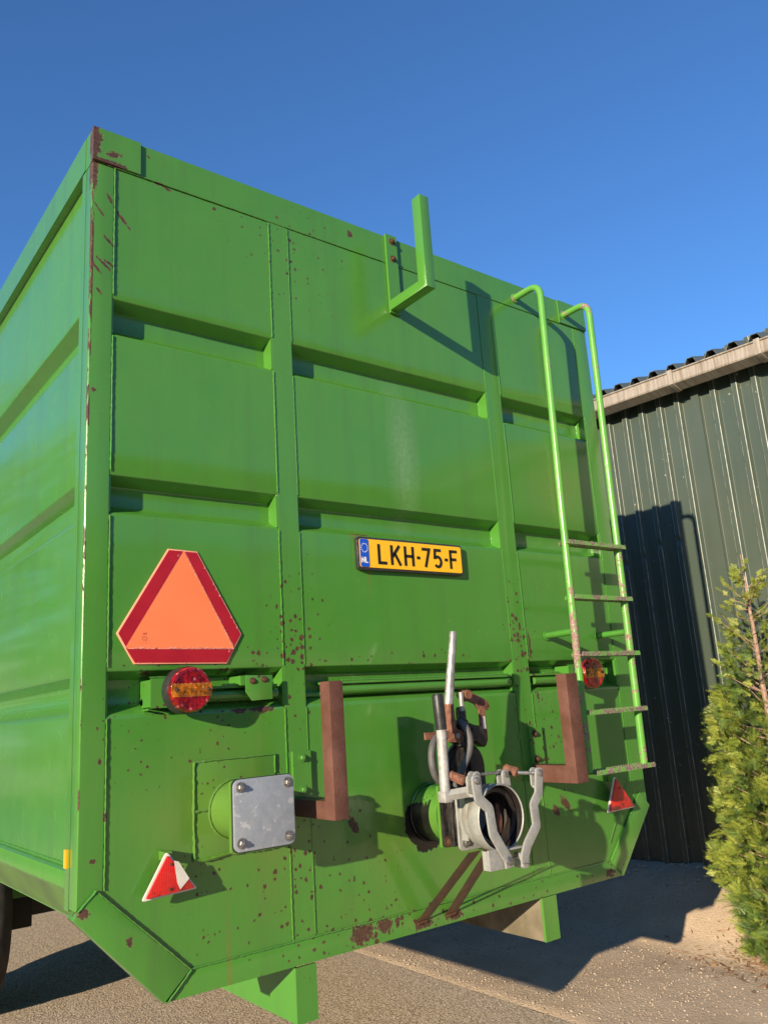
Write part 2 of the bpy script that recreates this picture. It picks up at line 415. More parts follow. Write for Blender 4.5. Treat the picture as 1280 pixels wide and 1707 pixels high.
M = dict(
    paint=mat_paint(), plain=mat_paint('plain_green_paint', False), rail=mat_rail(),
    tread=mat_worn_paint('flaked_tread_paint', 0.50), galv=mat_galv(), oldgalv=mat_coupling(),
    oxide=mat_oxide(),
    rustbar=mat_simple('rusty_flat_bar', (0.075, 0.055, 0.035), (0.15, 0.085, 0.04), 0.55, 0.2, 22, 0.3),
    rust=mat_simple('rusty_casting', (0.11, 0.045, 0.025), (0.27, 0.115, 0.065), 0.8, 0.0, 60, 0.5),
    bolt=mat_simple('dull_bolt_steel', (0.22, 0.21, 0.20), (0.42, 0.40, 0.37), 0.4, 0.8, 60, 0.2),
    rustbolt=mat_simple('rusty_bolt', (0.06, 0.028, 0.016), (0.15, 0.065, 0.032), 0.7, 0.2, 80, 0.4),
    pole=mat_simple('scuffed_steel_pipe', (0.28, 0.265, 0.245), (0.48, 0.46, 0.43), 0.35, 0.5, 30, 0.1),
    cream=mat_simple('chalky_galvanised_pipe', (0.27, 0.265, 0.245), (0.47, 0.46, 0.43), 0.5, 0.15, 40, 0.1),
    black=mat_simple('black_rubber', (0.016, 0.016, 0.017), (0.03, 0.03, 0.03), 0.42, 0.0, 60, 0.2),
    body=mat_simple('oily_black_casting', (0.012, 0.011, 0.011), (0.040, 0.035, 0.032), 0.45, 0.1, 40, 0.3, spec=0.35),
    hose=mat_simple('grey_rubber_hose', (0.075, 0.070, 0.068), (0.11, 0.105, 0.10), 0.6, 0, 30),
    inner=mat_simple('greasy_pipe_bore', (0.006, 0.006, 0.007), (0.030, 0.021, 0.017), 0.45, 0.0, 14, 0.2),
    tyre=mat_simple('tyre_rubber', (0.022, 0.021, 0.020), (0.05, 0.046, 0.042), 0.8, 0, 12, 0.3),
    dusty=mat_simple('dusty_green_paint', (0.075, 0.125, 0.045), (0.10, 0.19, 0.045), 0.6, 0, 5),
    dirty=mat_simple('mud_splashed_paint', (0.10, 0.085, 0.045), (0.20, 0.165, 0.11), 0.85, 0, 9),
    hanger=mat_simple('black_painted_steel', (0.008, 0.008, 0.008), None, 0.7),
    dark=mat_simple('dark_underside', (0.03, 0.032, 0.03), (0.05, 0.05, 0.045), 0.8),
    yellow=mat_simple('yellow_plate_film', (0.95, 0.50, 0.015), (0.95, 0.52, 0.02), 0.35, 0, 5),
    blue=mat_simple('blue_plate_film', (0.01, 0.09, 0.55), (0.01, 0.09, 0.55), 0.35),
    white=mat_simple('white_print', (0.8, 0.8, 0.8), None, 0.4),
    ink=mat_simple('black_embossed_ink', (0.015, 0.013, 0.012), None, 0.35),
    frame=mat_simple('black_plastic_holder', (0.02, 0.02, 0.022), (0.04, 0.04, 0.04), 0.3),
    orange=mat_simple('fluorescent_orange_film', (0.98, 0.215, 0.075), (0.98, 0.24, 0.09), 0.4, 0, 4),
    rim=mat_simple('faded_pink_film', (0.95, 0.33, 0.20), (0.95, 0.40, 0.26), 0.4, 0, 60),
    crimson=mat_simple('crimson_reflective_film', (0.36, 0.008, 0.020), (0.42, 0.012, 0.022), 0.35, 0, 12),
    chip=mat_simple('peeled_film_edge', (0.85, 0.42, 0.36), None, 0.6),
    faint=mat_simple('faded_print', (0.55, 0.13, 0.06), None, 0.6),
    red_lens=mat_lens('red_lamp_lens', (0.50, 0.006, 0.016)), amber_lens=mat_lens('amber_lamp_lens', (0.78, 0.24, 0.012)),
    reflector=mat_reflector(), cream_plate=mat_simple('off_white_plastic', (0.70, 0.66, 0.58), (0.6, 0.56, 0.48), 0.5),
    amber=mat_simple('amber_marker_plastic', (0.95, 0.42, 0.01), None, 0.35, coat=0.5),
    clad=mat_cladding(), cladedge=mat_simple('pale_cladding_edge', (0.09, 0.11, 0.085), (0.34, 0.35, 0.28), 0.45, 0, 14, lo=0.35, hi=0.58), gutter=mat_gutter(), roof=mat_simple('dark_roof_sheet', (0.07, 0.085, 0.075), (0.10, 0.12, 0.11), 0.45, 0, 4),
    asphalt=mat_asphalt(), soil=mat_soil(),
    pebble=mat_simple('mixed_pebbles', (0.36, 0.27, 0.19), (0.78, 0.62, 0.45), 0.85, 0, 9, lo=0.3, hi=0.7),
    litter=mat_simple('dry_brown_leaf_litter', (0.20, 0.095, 0.05), (0.34, 0.20, 0.11), 0.9, 0, 20),
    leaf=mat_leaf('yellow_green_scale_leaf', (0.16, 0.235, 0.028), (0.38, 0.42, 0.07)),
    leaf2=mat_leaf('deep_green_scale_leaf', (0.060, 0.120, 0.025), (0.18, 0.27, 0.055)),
    bark=mat_simple('pinkish_conifer_bark', (0.26, 0.15, 0.10), (0.42, 0.29, 0.21), 0.85, 0, 50, 0.4),
)

# ---------------------------------------------------------------- mesh helpers
ROOT_OFF = {}
def link(name, me, mat, parent=None, kind=None, label=None):
    o = bpy.data.objects.new(name, me)
    COL.objects.link(o)
    if mat is not None and not me.materials:
        me.materials.append(mat)
    if parent is not None:
        o.parent = parent
        if parent in ROOT_OFF:
            o.matrix_parent_inverse = Matrix.Translation(-ROOT_OFF[parent])
    if kind: o['kind'] = kind
    if label: o['label'] = label
    return o

def obj(name, bm, mat, parent=None, bevel=0.0, seg=2, smooth=True, **kw):
    if bevel > 0:
        es = [e for e in bm.edges if len(e.link_faces) == 2 and e.calc_face_angle(0) > 0.6]
        bmesh.ops.bevel(bm, geom=es, offset=bevel, segments=seg, profile=0.6, affect='EDGES', clamp_overlap=True)
    bm.normal_update()
    if smooth:
        for f in bm.faces: f.smooth = True
        for e in bm.edges:
            if len(e.link_faces) != 2 or e.calc_face_angle(0) > (0.30 if bevel > 0 else 0.62):
                e.smooth = False
    me = bpy.data.meshes.new(name)
    bm.to_mesh(me)
    bm.free()
    return link(name, me, mat, parent, **kw)

def thing(name, label, cat, loc, group=None):
    o = bpy.data.objects.new(name, None)
    COL.objects.link(o)
    o.location = loc
    o.empty_display_size = 0.3
    o['label'] = label; o['category'] = cat
    if group: o['group'] = group
    ROOT_OFF[o] = V(loc)
    return o

def B(): return bmesh.new()

def box(bm, x0, x1, y0, y1, z0, z1):
    vs = [bm.verts.new(p) for p in ((x0, y0, z0), (x1, y0, z0), (x1, y1, z0), (x0, y1, z0), (x0, y0, z1), (x1, y0, z1), (x1, y1, z1), (x0, y1, z1))]
    for f in ((0, 3, 2, 1), (4, 5, 6, 7), (0, 1, 5, 4), (1, 2, 6, 5), (2, 3, 7, 6), (3, 0, 4, 7)):
        bm.faces.new([vs[i] for i in f])
    return bm

def prism(bm, pts, y0, y1):
    """polygon given in (x, z), extruded along y"""
    a = [bm.verts.new((x, y0, z)) for x, z in pts]
    b = [bm.verts.new((x, y1, z)) for x, z in pts]
    n = len(pts)
    bm.faces.new(a); bm.faces.new(b[::-1])
    for i in range(n):
        bm.faces.new((a[i], b[i], b[(i + 1) % n], a[(i + 1) % n]))
    bmesh.ops.recalc_face_normals(bm, faces=bm.faces[:])
    return bm

def prism_x(bm, pts, x0, x1):
    """polygon given in (y, z), extruded along x"""
    a = [bm.verts.new((x0, y, z)) for y, z in pts]
    b = [bm.verts.new((x1, y, z)) for y, z in pts]
    n = len(pts)
    bm.faces.new(a); bm.faces.new(b[::-1])
    for i in range(n):
        bm.faces.new((a[i], b[i], b[(i + 1) % n], a[(i + 1) % n]))
    bmesh.ops.recalc_face_normals(bm, faces=bm.faces[:])
    return bm

def bend(pts, r, n=6):
    """round the corners of a polyline"""
    pts = [V(p) for p in pts]
    out = [pts[0]]
    for i in range(1, len(pts) - 1):
        a, b, c = pts[i - 1], pts[i], pts[i + 1]
        d1 = (a - b); d2 = (c - b)
        k = min(r, d1.length * 0.49, d2.length * 0.49)
        p, q = b + d1.normalized() * k, b + d2.normalized() * k
        for j in range(n + 1):
            t = j / n
            out.append(p * (1 - t) ** 2 + b * 2 * t * (1 - t) + q * t * t)
    out.append(pts[-1])
    return out

def tube(bm, pts, r, seg=14, cap=True, jitter=0.0, rnd=None):
    pts = [V(p) for p in pts]
    rs = r if isinstance(r, (list, tuple)) else [r] * len(pts)
    rings = []
    t0 = (pts[1] - pts[0]).normalized()
    up = V((0, 0, 1)) if abs(t0.z) < 0.9 else V((1, 0, 0))
    nrm = t0.cross(up).normalized()
    for i, p in enumerate(pts):
        t = (pts[min(i + 1, len(pts) - 1)] - pts[max(i - 1, 0)]).normalized()
        nrm = (nrm - t * nrm.dot(t)).normalized()
        bn = t.cross(nrm)
        ring = []
        for k in range(seg):
            a = 2 * math.pi * k / seg
            rr = rs[i] * (1 + (rnd.uniform(-jitter, jitter) if rnd else 0))
            ring.append(bm.verts.new(p + nrm * math.cos(a) * rr + bn * math.sin(a) * rr))
        rings.append(ring)
    for a, b in zip(rings, rings[1:]):
        for k in range(seg):
            bm.faces.new((a[k], a[(k + 1) % seg], b[(k + 1) % seg], b[k]))
    if cap:
        bm.faces.new(rings[0][::-1]); bm.faces.new(rings[-1])
    return bm

def lathe(bm, prof, c, seg=40, closed=False):
    """profile of (radius, y) turned about an axis along y through c=(x, z)"""
    rings = []
    for r, y in prof:
        if r < 1e-6:
            rings.append([bm.verts.new((c[0], y, c[1]))])
        else:
            rings.append([bm.verts.new((c[0] + r * math.cos(2 * math.pi * k / seg), y, c[1] + r * math.sin(2 * math.pi * k / seg))) for k in range(seg)])
    prs = list(zip(rings, rings[1:]))
    if closed: prs.append((rings[-1], rings[0]))
    for a, b in prs:
        for k in range(seg):
            k2 = (k + 1) % seg
            if len(a) == 1 and len(b) == 1: continue
            if len(a) == 1: bm.faces.new((a[0], b[k2], b[k]))
            elif len(b) == 1: bm.faces.new((a[k], a[k2], b[0]))
            else: bm.faces.new((a[k], a[k2], b[k2], b[k]))
    bmesh.ops.recalc_face_normals(bm, faces=bm.faces[:])
    return bm

def rrect(x0, x1, z0, z1, r, n=5):
    pts = []
    for cx, cz, a0 in ((x1 - r, z1 - r, 0), (x0 + r, z1 - r, 90), (x0 + r, z0 + r, 180), (x1 - r, z0 + r, 270)):
        for k in range(n + 1):
            a = math.radians(a0 + 90 * k / n)
            pts.append((cx + r * math.cos(a), cz + r * math.sin(a)))
    return pts

wr = random.Random(3)
def weld(pts, r=0.0042, parent=None, mat=None, step=0.009, rough=0.35, name='weld_bead'):
    """an uneven run of weld along a polyline, painted over"""
    bm = B()
    path = []
    for a, b in zip(pts, pts[1:]):
        a, b = V(a), V(b)
        n = max(2, int((b - a).length / step))
        for i in range(n):
            path.append(a.lerp(b, i / n))
    path.append(V(pts[-1]))
    r = r * 0.62
    path = [p + V((wr.uniform(-1, 1), wr.uniform(-.3, .3), wr.uniform(-1, 1))) * r * 0.25 for p in path]
    rs = [r * (0.75 + 0.5 * abs(math.sin(i * 1.1 + wr.random())) * (1 + wr.uniform(-rough, rough))) for i in range(len(path))]
    tube(bm, path, rs, 6)
    return obj(name, bm, mat or M['paint'], parent)

HEX = {}
def bolt(parent, x, y, z, r=0.011, h=0.009, mat=None, name='bolt', washer=True, stud=0.004):
    """hexagon head with washer, axis along y, head towards -y; copies share one mesh"""
    key = (r, h, washer, stud, mat or M['bolt'])
    if key not in HEX:
        bm = B()
        if washer:
            lathe(bm, [(0, 0), (r * 1.45, 0), (r * 1.45, -0.002), (0, -0.002)], (0, 0), 20)
        hb = B()
        pts = [(r * math.cos(math.radians(60 * k + 12)), r * math.sin(math.radians(60 * k + 12))) for k in range(6)]
        prism(hb, pts, -0.002, -0.002 - h)
        es = [e for e in hb.edges]
        bmesh.ops.bevel(hb, geom=es, offset=r * 0.1, segments=1, affect='EDGES')
        if stud: lathe(hb, [(0, -0.002 - h), (r * .5, -0.002 - h), (r * .5, -0.002 - h - stud), (r * .35, -0.003 - h - stud), (0, -0.003 - h - stud)], (0, 0), 12)
        tmp = bpy.data.meshes.new('tmp'); hb.to_mesh(tmp); hb.free(); bm.from_mesh(tmp); bpy.data.meshes.remove(tmp)
        me = bpy.data.meshes.new('bolt'); bm.to_mesh(me); bm.free()
        me.materials.append(mat or M['bolt'])
        HEX[key] = me
    o = bpy.data.objects.new(name, HEX[key])
    COL.objects.link(o)
    o.parent = parent
    if parent in ROOT_OFF: o.matrix_parent_inverse = Matrix.Translation(-ROOT_OFF[parent])
    o.location = (x, y, z)
    o.rotation_euler = (0, wr.uniform(0, 1), 0)
    return o

# ---------------------------------------------------------------- ground
SOIL_X = 2.60
def ground_z(x, y):
    t = min(max((x - 3.75) / 1.1, 0), 1)
    z = -0.15 + 0.30 * t * t * (3 - 2 * t)
    if x > 4.0: z += 0.045 * mnoise.noise(V((x * 3, y * 3, 0))) * t
    if x > SOIL_X: z += 0.010 * mnoise.noise(V((x * 2.2, y * 2.2, 5.0))) * min(1, (x - SOIL_X) * 4) + 0.002
    return z

def build_ground():
    bm = B()
    xs = [-400, -60, -12] + [-4 + 0.5 * i for i in range(13)] + [2.25, SOIL_X - .03]
    ys = [-400, -60, -12, -6, -4, -3, -2, -1, 0, 1, 2, 3, 4, 5, 6, 8, 12, 30, 80, 400]
    g = [[bm.verts.new((x, y, -0.15)) for y in ys] for x in xs]
    for i in range(len(xs) - 1):
        for j in range(len(ys) - 1):
            bm.faces.new((g[i][j], g[i + 1][j], g[i + 1][j + 1], g[i][j + 1]))
    o = obj('tarmac_yard', bm, M['asphalt'], smooth=False); o['kind'] = 'structure'
    bm = B()
    xs = [SOIL_X - .03 + 0.045 * i for i in range(64)] + [7, 12, 60, 400]
    ys = [-400, -60, -12, -5, -3] + [-2 + 0.06 * i for i in range(90)] + [5, 12, 60, 400]
    edge = lambda y: 0.04 * mnoise.noise(V((y * 3.1, 1, 0))) + 0.02 * mnoise.noise(V((y * 11, 4, 0)))
    g = []
    for i, x in enumerate(xs):
        row = []
        for y in ys:
            xx = x + (edge(y) if i < 3 else 0)
            zz = ground_z(x, y) if x < 5.5 else 0.15
            if i == 0: zz = -0.155
            elif abs(y) < 6 and x < 5.3: zz += 0.003 + 0.003 * mnoise.noise(V((x * 9, y * 9, 2)))
            row.append(bm.verts.new((xx, y, zz)))
        g.append(row)
    for i in range(len(xs) - 1):
        for j in range(len(ys) - 1):
            bm.faces.new((g[i][j], g[i + 1][j], g[i + 1][j + 1], g[i][j + 1]))
    o = obj('soil_strip', bm, M['soil']); o['kind'] = 'structure'
    for f in o.data.polygons: f.use_smooth = True

    rnd = random.Random(21)
    # loose pebbles and clods on the soil, grit on the tarmac
    verts, faces = [], []
    ico = [(0, 0, 1), (.9, 0, .3), (.28, .85, .3), (-.72, .52, .3), (-.72, -.52, .3), (.28, -.85, .3), (0, 0, -.4)]
    fc = [(0, 1, 2), (0, 2, 3), (0, 3, 4), (0, 4, 5), (0, 5, 1), (6, 2, 1), (6, 3, 2), (6, 4, 3), (6, 5, 4), (6, 1, 5)]
    def peb(x, y, z, s):
        a = rnd.uniform(0, 6.28); b = len(verts)
        sx, sy, sz = s * rnd.uniform(.7, 1.3), s * rnd.uniform(.6, 1.1), s * rnd.uniform(.35, .75)
        for v in ico:
            px, py = v[0] * sx, v[1] * sy
            verts.append((x + px * math.cos(a) - py * math.sin(a), y + px * math.sin(a) + py * math.cos(a), z + v[2] * sz))
        faces.extend(tuple(b + i for i in f) for f in fc)
    for _ in range(9000):
        x = rnd.uniform(SOIL_X, 4.8); y = rnd.uniform(-0.8, 3.2)
        peb(x, y, ground_z(x, y) + 0.004, rnd.choice([.003, .004, .005, .006, .008]) * rnd.uniform(.8, 1.3))
    for _ in range(70):
        x = rnd.uniform(SOIL_X, 4.8); y = rnd.uniform(-0.8, 3.2)
        peb(x, y, ground_z(x, y), rnd.uniform(.009, .016))
    for _ in range(260):
        x = rnd.uniform(4.45, 4.78); y = rnd.uniform(0.5, 3.2)
        peb(x, y, ground_z(x, y), rnd.uniform(.008, .03))
    for _ in range(3500):
        x = rnd.uniform(-0.4, SOIL_X); y = rnd.uniform(-0.6, 5.0)
        peb(x, y, -0.149, rnd.uniform(.003, .0065))
    me = bpy.data.meshes.new('pebbles'); me.from_pydata(verts, [], faces)
    o = link('pebbles', me, M['pebble'], kind='stuff')
    o['label'] = 'loose pebbles and grit scattered over the sandy soil and tarmac'
    # brown scale litter under the bush
    verts, faces = [], []
    for _ in range(420):
        x = rnd.gauss(3.92, .16); y = rnd.gauss(.30, .22)
        z = ground_z(x, y) + 0.006
        a = rnd.uniform(0, 6.28); l = rnd.uniform(.008, .03); w = rnd.uniform(.002, .004)
        c, s = math.cos(a), math.sin(a); b = len(verts)
        for u, v_, h in ((-l, -w, 0), (l, -w, rnd.uniform(0, .012)), (l, w, rnd.uniform(0, .012)), (-l, w, 0)):
            verts.append((x + u * c - v_ * s, y + u * s + v_ * c, z + h))
        faces.append((b, b + 1, b + 2, b + 3))
    me = bpy.data.meshes.new('leaf_litter'); me.from_pydata(verts, [], faces)
    o = link('leaf_litter', me, M['litter'], kind='stuff')
    o['label'] = 'dry reddish brown leaf litter on the soil under the conifer'
build_ground()

# ---------------------------------------------------------------- shed
def build_shed():
    X = 4.80
    sh = thing('metal_shed', 'dark green corrugated metal shed with stained beige gutter to the right of the trailer', 'shed', (X, 0.5, 0.1))
    # wall: trapezoidal cladding, one object per sheet; positions of the ribs from the near end to the far end
    rib = [1.470, 1.298, 1.140, 0.973, 0.813, 0.655, 0.510, 0.337, 0.19]
    ribs = rib + [0.19 - 0.163 * i for i in range(1, 26)]
    r2 = 1.470
    far = []
    while r2 < 9: r2 += 0.165; far.append(r2)
    ribs = sorted(ribs + far)
    lap = min(range(len(ribs)), key=lambda i: abs(ribs[i] - 0.655))
    zt, zb = 3.86, -0.10
    first = lap % 6
    groups = [ribs[max(0, i - 5):i + 1] for i in range(first, len(ribs) + 5, 6)]
    rr = random.Random(4)
    dents = {1.470: 2.40, 1.298: 2.43, 1.140: 2.50, 0.973: 2.50}
    for gi, g in enumerate(groups):
        if not g: continue
        y0 = g[0] - 0.135 if gi else g[0] - 0.1
        prof = [(0.0, y0)]
        for r in g:
            w = 0.034
            prof += [(0.0, r - w - 0.003), (-0.002, r - w), (-0.029, r - 0.0205), (-0.0305, r - 0.017), (-0.0305, r + 0.015), (-0.029, r + 0.0185), (-0.002, r + w), (0.0, r + w + 0.003)]
        bm = B()
        zs = [zb, 0.5, 1.2, 1.9] + [2.3 + 0.02 * i for i in range(15)] + [3.0, 3.4, zt]
        rows = []
        for z in zs:
            row = []
            for px, py in prof:
                dx = 0
                for dr, dz in dents.items():
                    if abs(py - dr) < 0.02 and abs(z - dz) < 0.035:
                        dx = 0.012 * (1 - abs(z - dz) / 0.035)
                row.append(bm.verts.new((X + px + dx - 0.001 * (gi % 2), py, z)))
            rows.append(row)
        for a, b in zip(rows, rows[1:]):
            for k in range(len(prof) - 1):
                f_ = bm.faces.new((a[k], b[k], b[k + 1], a[k + 1]))
                if k % 8 in (3, 5): f_.material_index = 1  # narrow facets at the rib edges take the paler edge colour
        o = obj('cladding_sheet', bm, M['clad'], sh, smooth=False)
        o.data.materials.append(M['cladedge'])
        md = o.modifiers.new('thickness', 'SOLIDIFY'); md.thickness = 0.0012; md.offset = 1
    # a raised lap edge on the wide joint
    bm = B(); box(bm, X - 0.036, X - 0.0315, 0.622, 0.684, zb, zt); obj('lap_flashing', bm, M['clad'], sh, bevel=0.001)
    # screws
    # carcass behind so that no light comes through
    bm = B(); box(bm, X + 0.04, X + 9, -4.2, 9.0, -0.2, 3.80); obj('shed_carcass', bm, M['dark'], sh)
    # roof: trapezoidal sheet ends showing over the gutter
    g0 = lambda y: 3.712 + 0.039 * (y + 0.07)
    tips = [1.357 + 0.163 * i for i in range(28, 0, -1)] + [1.357, 1.2, 1.038, 0.873, 0.713, 0.549, 0.385, 0.216, 0.048] + [0.048 - 0.165 * i for i in range(1, 22)]
    seq = []
    for t in tips:
        seq += [(t + 0.052, 0.0), (t + 0.026, 0.048), (t - 0.026, 0.048), (t - 0.052, 0.0)]
    bm = B()
    slope = math.tan(math.radians(14))
    for (k, (x0, x1)) in enumerate([(4.60, 9.5)]):
        a = [bm.verts.new((x0, y, g0(y) + 0.020 + h)) for y, h in seq]
        b = [bm.verts.new((x1, y, g0(y) + 0.020 + h + (x1 - x0) * slope)) for y, h in seq]
        for i in range(len(seq) - 1):
            bm.faces.new((a[i], a[i + 1], b[i + 1], b[i]))
    o = obj('roof_sheet', bm, M['roof'], sh, smooth=False)
    md = o.modifiers.new('thickness', 'SOLIDIFY'); md.thickness = 0.006; md.offset = -1
    # gutter in lengths, each with its collar
    def gut(y0, y1, name='gutter_length'):
        bm = B()
        prof = [(4.562, 0.0), (4.550, -0.004), (4.550, -0.012), (4.562, -0.018), (4.562, -0.084), (4.554, -0.096), (4.560, -0.106), (4.65, -0.138), (4.690, -0.125), (4.690, 0.0), (4.683, 0.0), (4.683, -0.118), (4.65, -0.130), (4.570, -0.098), (4.570, 0.0)]
        for yy in (y0, y1):
            pass
        a = [bm.verts.new((x, y0, g0(y0) + z)) for x, z in prof]
        b = [bm.verts.new((x, y1, g0(y1) + z)) for x, z in prof]
        n = len(prof)
        for i in range(n):
            bm.faces.new((a[i], b[i], b[(i + 1) % n], a[(i + 1) % n]))
        bm.faces.new(a); bm.faces.new(b[::-1])
        bmesh.ops.recalc_face_normals(bm, faces=bm.faces[:])
        return obj(name, bm, M['gutter'], sh)
    for a, b in ((-4.2, -1.75), (-1.748, 0.012), (0.014, 0.70), (0.702, 3.4), (3.402, 8.8)):
        gut(a, b)
    for yj in (0.013, 0.701, 3.401):
        bm = B()
        box(bm, 4.543, 4.5495, yj - 0.022, yj + 0.022, g0(yj) - 0.110, g0(yj) + 0.004)
        prism_ = [(4.543, -0.111), (4.65, -0.1485), (4.65, -0.142), (4.549, -0.107)]
        a_ = [bm.verts.new((x, yj - .022, g0(yj) + z)) for x, z in prism_]; b_ = [bm.verts.new((x, yj + .022, g0(yj) + z)) for x, z in prism_]
        bm.faces.new(a_); bm.faces.new(b_[::-1])
        for i in range(4): bm.faces.new((a_[i], b_[i], b_[(i + 1) % 4], a_[(i + 1) % 4]))
        bmesh.ops.recalc_face_normals(bm, faces=bm.faces[:])
        obj('gutter_joint', bm, M['gutter'], sh, bevel=0.002)
    bm = B()
    a = [(4.68, 3.60), (4.80, 3.60), (4.80, 3.72), (4.68, 3.70)]
    prism(bm, [(x, z) for x, z in [(4.70, 3.66), (4.765, 3.66), (4.765, 3.74), (4.70, 3.74)]], -4.2, 8.8)
    obj('eaves_board', bm, M['dark'], sh)
build_shed()

# ---------------------------------------------------------------- trailer
W, H = 2.616, 3.418
ZL = 0.62
tr = thing('silage_trailer', 'tall green steel farm trailer seen from behind, filling most of the picture', 'trailer', (1.3, 3.4, -0.15))
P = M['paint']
REC = [(2.786, 2.657), (2.172, 2.047), (1.557, 1.428)]      # upper and lower edge of the three pressed channels
DEP, SL = 0.056, 0.030

def profile(ztop, zbot, recs=REC, dep=DEP, sl=SL):
    """(depth, z) from top to bottom with the rounded channels"""
    pr = [(0.0, ztop)]
    for zt, zb in recs:
        st = sl * 0.78
        pr += [(0.0, zt + 0.004), (0.0012, zt + 0.001), (0.004, zt - 0.001), (dep - 0.006, zt - st + 0.003), (dep - 0.0015, zt - st), (dep, zt - st - 0.004)]
        pr += [(dep, zb + sl + 0.008), (dep - 0.003, zb + sl), (dep - 0.010, zb + sl - 0.006), (0.007, zb + 0.004), (0.004, zb), (0.001, zb - 0.005), (0.0, zb - 0.012)]
    pr.append((0.0, zbot))
    return pr

def zlow(x):
    z = 0.675
    if x < 0.34: z = max(z, 0.935 - 0.94 * (x - 0.055))
    if x > 2.29: z = max(z, 0.935 - 0.99 * (2.56 - x))
    return z

def rear_sheet(x0, x1, n):
    bm = B()
    pr = profile(3.285, 0.675)
    # extra rows on the long flats so that the sheet can be slightly uneven
    full = []
    for (d0, z0), (d1, z1) in zip(pr, pr[1:]):
        k = max(1, int((z0 - z1) / 0.08))
        for i in range(k): full.append((d0 + (d1 - d0) * i / k, z0 + (z1 - z0) * i / k))
    full.append(pr[-1])
    cols = []
    for i in range(n + 1):
        x = x0 + (x1 - x0) * i / n
        zl = zlow(x)
        edge = min(i, n - i) / n
        c = []
        for d, z in full:
            zz = max(z, zl + 0.0005 * (3 - z)) if z < 1.35 else z
            w = 0.0035 * mnoise.noise(V((x * 1.7, zz * 1.5, 3))) + 0.0012 * mnoise.noise(V((x * 6, zz * 6, 9)))
            w *= min(1, edge * 6)
            c.append(bm.verts.new((x, 0.002 + d + w * .6, zz)))
        cols.append(c)
    for a, b in zip(cols, cols[1:]):
        for k in range(len(full) - 1):
            if (a[k].co - a[k + 1].co).length < 1e-6: continue
            bm.faces.new((a[k], a[k + 1], b[k + 1], b[k]))
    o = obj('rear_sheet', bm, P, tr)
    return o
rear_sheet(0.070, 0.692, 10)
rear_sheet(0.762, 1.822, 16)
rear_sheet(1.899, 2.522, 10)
# inner lining so that the body has thickness and is closed
bm = B(); prism(bm, [(0.04, 0.93), (0.30, 0.70), (2.32, 0.70), (2.57, 0.93), (2.57, 3.38), (0.04, 3.38)], 0.066, 0.072); obj('rear_lining', bm, M['plain'], tr)
bm = B(); prism(bm, [(0.12, 0.81), (0.33, 0.69), (2.30, 0.69), (2.50, 0.81), (2.50, 0.82), (0.12, 0.82)], 0.03, 6.9); obj('floor_plate', bm, M['plain'], tr)

# posts
def post(x0, x1, z0, z1, name='rear_post'):
    bm = B(); box(bm, x0, x1, 0.0, 0.064, z0, z1)
    return obj(name, bm, P, tr, bevel=0.0015)
post(0.685, 0.768, 0.688, 3.286)
post(1.815, 1.906, 0.688, 3.286)
# left corner post: rear flange and side flange of one angle section; slight bow as in the photo
bm = B()
pts = [(0.0, 0.905), (0.055, 0.944), (0.077, 0.93), (0.077, 3.286), (0.0, 3.286)]
prism(bm, pts, 0.0, 0.064)
obj('corner_post', bm, P, tr, bevel=0.007, seg=3)
bm = B(); box(bm, 0.0003, 0.03, 0.066, 0.104, 0.90, 3.286); obj('corner_flange', bm, P, tr, bevel=0.003)
bm = B()
prism(bm, [(2.514, 0.905), (2.56, 0.944), (2.616, 0.885), (2.616, 3.286), (2.514, 3.286)], 0.0, 0.064)
obj('corner_post', bm, P, tr, bevel=0.007, seg=3)
bm = B(); box(bm, 2.586, 2.6157, 0.066, 0.104, 0.90, 3.286); obj('corner_flange', bm, P, tr, bevel=0.003)
# top rail with its lap plates at both ends
bm = B(); box(bm, 0.0, W, 0.001, 0.07, 3.2865, H); obj('top_rail', bm, P, tr, bevel=0.0025, seg=2)
bm = B(); box(bm, -0.001, 0.166, -0.009, 0.0, 3.290, H + 0.001); obj('lap_plate', bm, P, tr, bevel=0.002)
bm = B(); box(bm, 2.405, W + 0.001, -0.007, 0.0, 3.290, H); obj('lap_plate', bm, P, tr, bevel=0.002)
# bottom rail and the two diagonal corner plates
bm = B(); prism(bm, [(0.338, 0.692), (0.262, 0.620), (2.372, 0.615), (2.296, 0.688)], -0.001, 0.06); obj('bottom_rail', bm, P, tr, bevel=0.004)
bm = B(); prism(bm, [(-0.008, 0.888), (0.252, 0.621), (0.332, 0.692), (0.053, 0.952)], -0.007, 0.05); obj('corner_gusset', bm, P, tr, bevel=0.004)
bm = B(); prism(bm, [(2.624, 0.880), (2.370, 0.613), (2.298, 0.686), (2.562, 0.946)], -0.006, 0.05); obj('corner_gusset', bm, P, tr, bevel=0.004)

# weld runs
yw = -0.001
for a, b in ((3.286, 2.80), (2.652, 2.185), (2.04, 1.57), (1.42, 0.95)):
    weld([(0.078, yw, a), (0.078, yw, b)], 0.0045, tr)
for a, b in ((3.28, 2.79), (2.65, 2.18), (2.04, 1.565), (1.42, 0.70)):
    weld([(0.684, yw, a), (0.684, yw, b)], 0.0042, tr)
    weld([(0.770, yw + .001, a), (0.770, yw + .001, b)], 0.0026, tr)
    weld([(1.813, yw + .001, a), (1.813, yw + .001, b)], 0.0024, tr)
    weld([(1.908, yw + .001, a), (1.908, yw + .001, b)], 0.0034, tr)
for a, b in ((3.28, 2.79), (2.65, 2.18), (2.04, 1.565), (1.42, 0.99)):
    weld([(2.512, yw + .001, a), (2.512, yw + .001, b)], 0.0030, tr)
weld([(0.05, -0.002, 3.287), (0.72, -0.001, 3.287), (1.25, -0.001, 3.287)], 0.0032, tr)
weld([(1.34, -0.001, 3.287), (2.40, -0.001, 3.287)], 0.0022, tr)
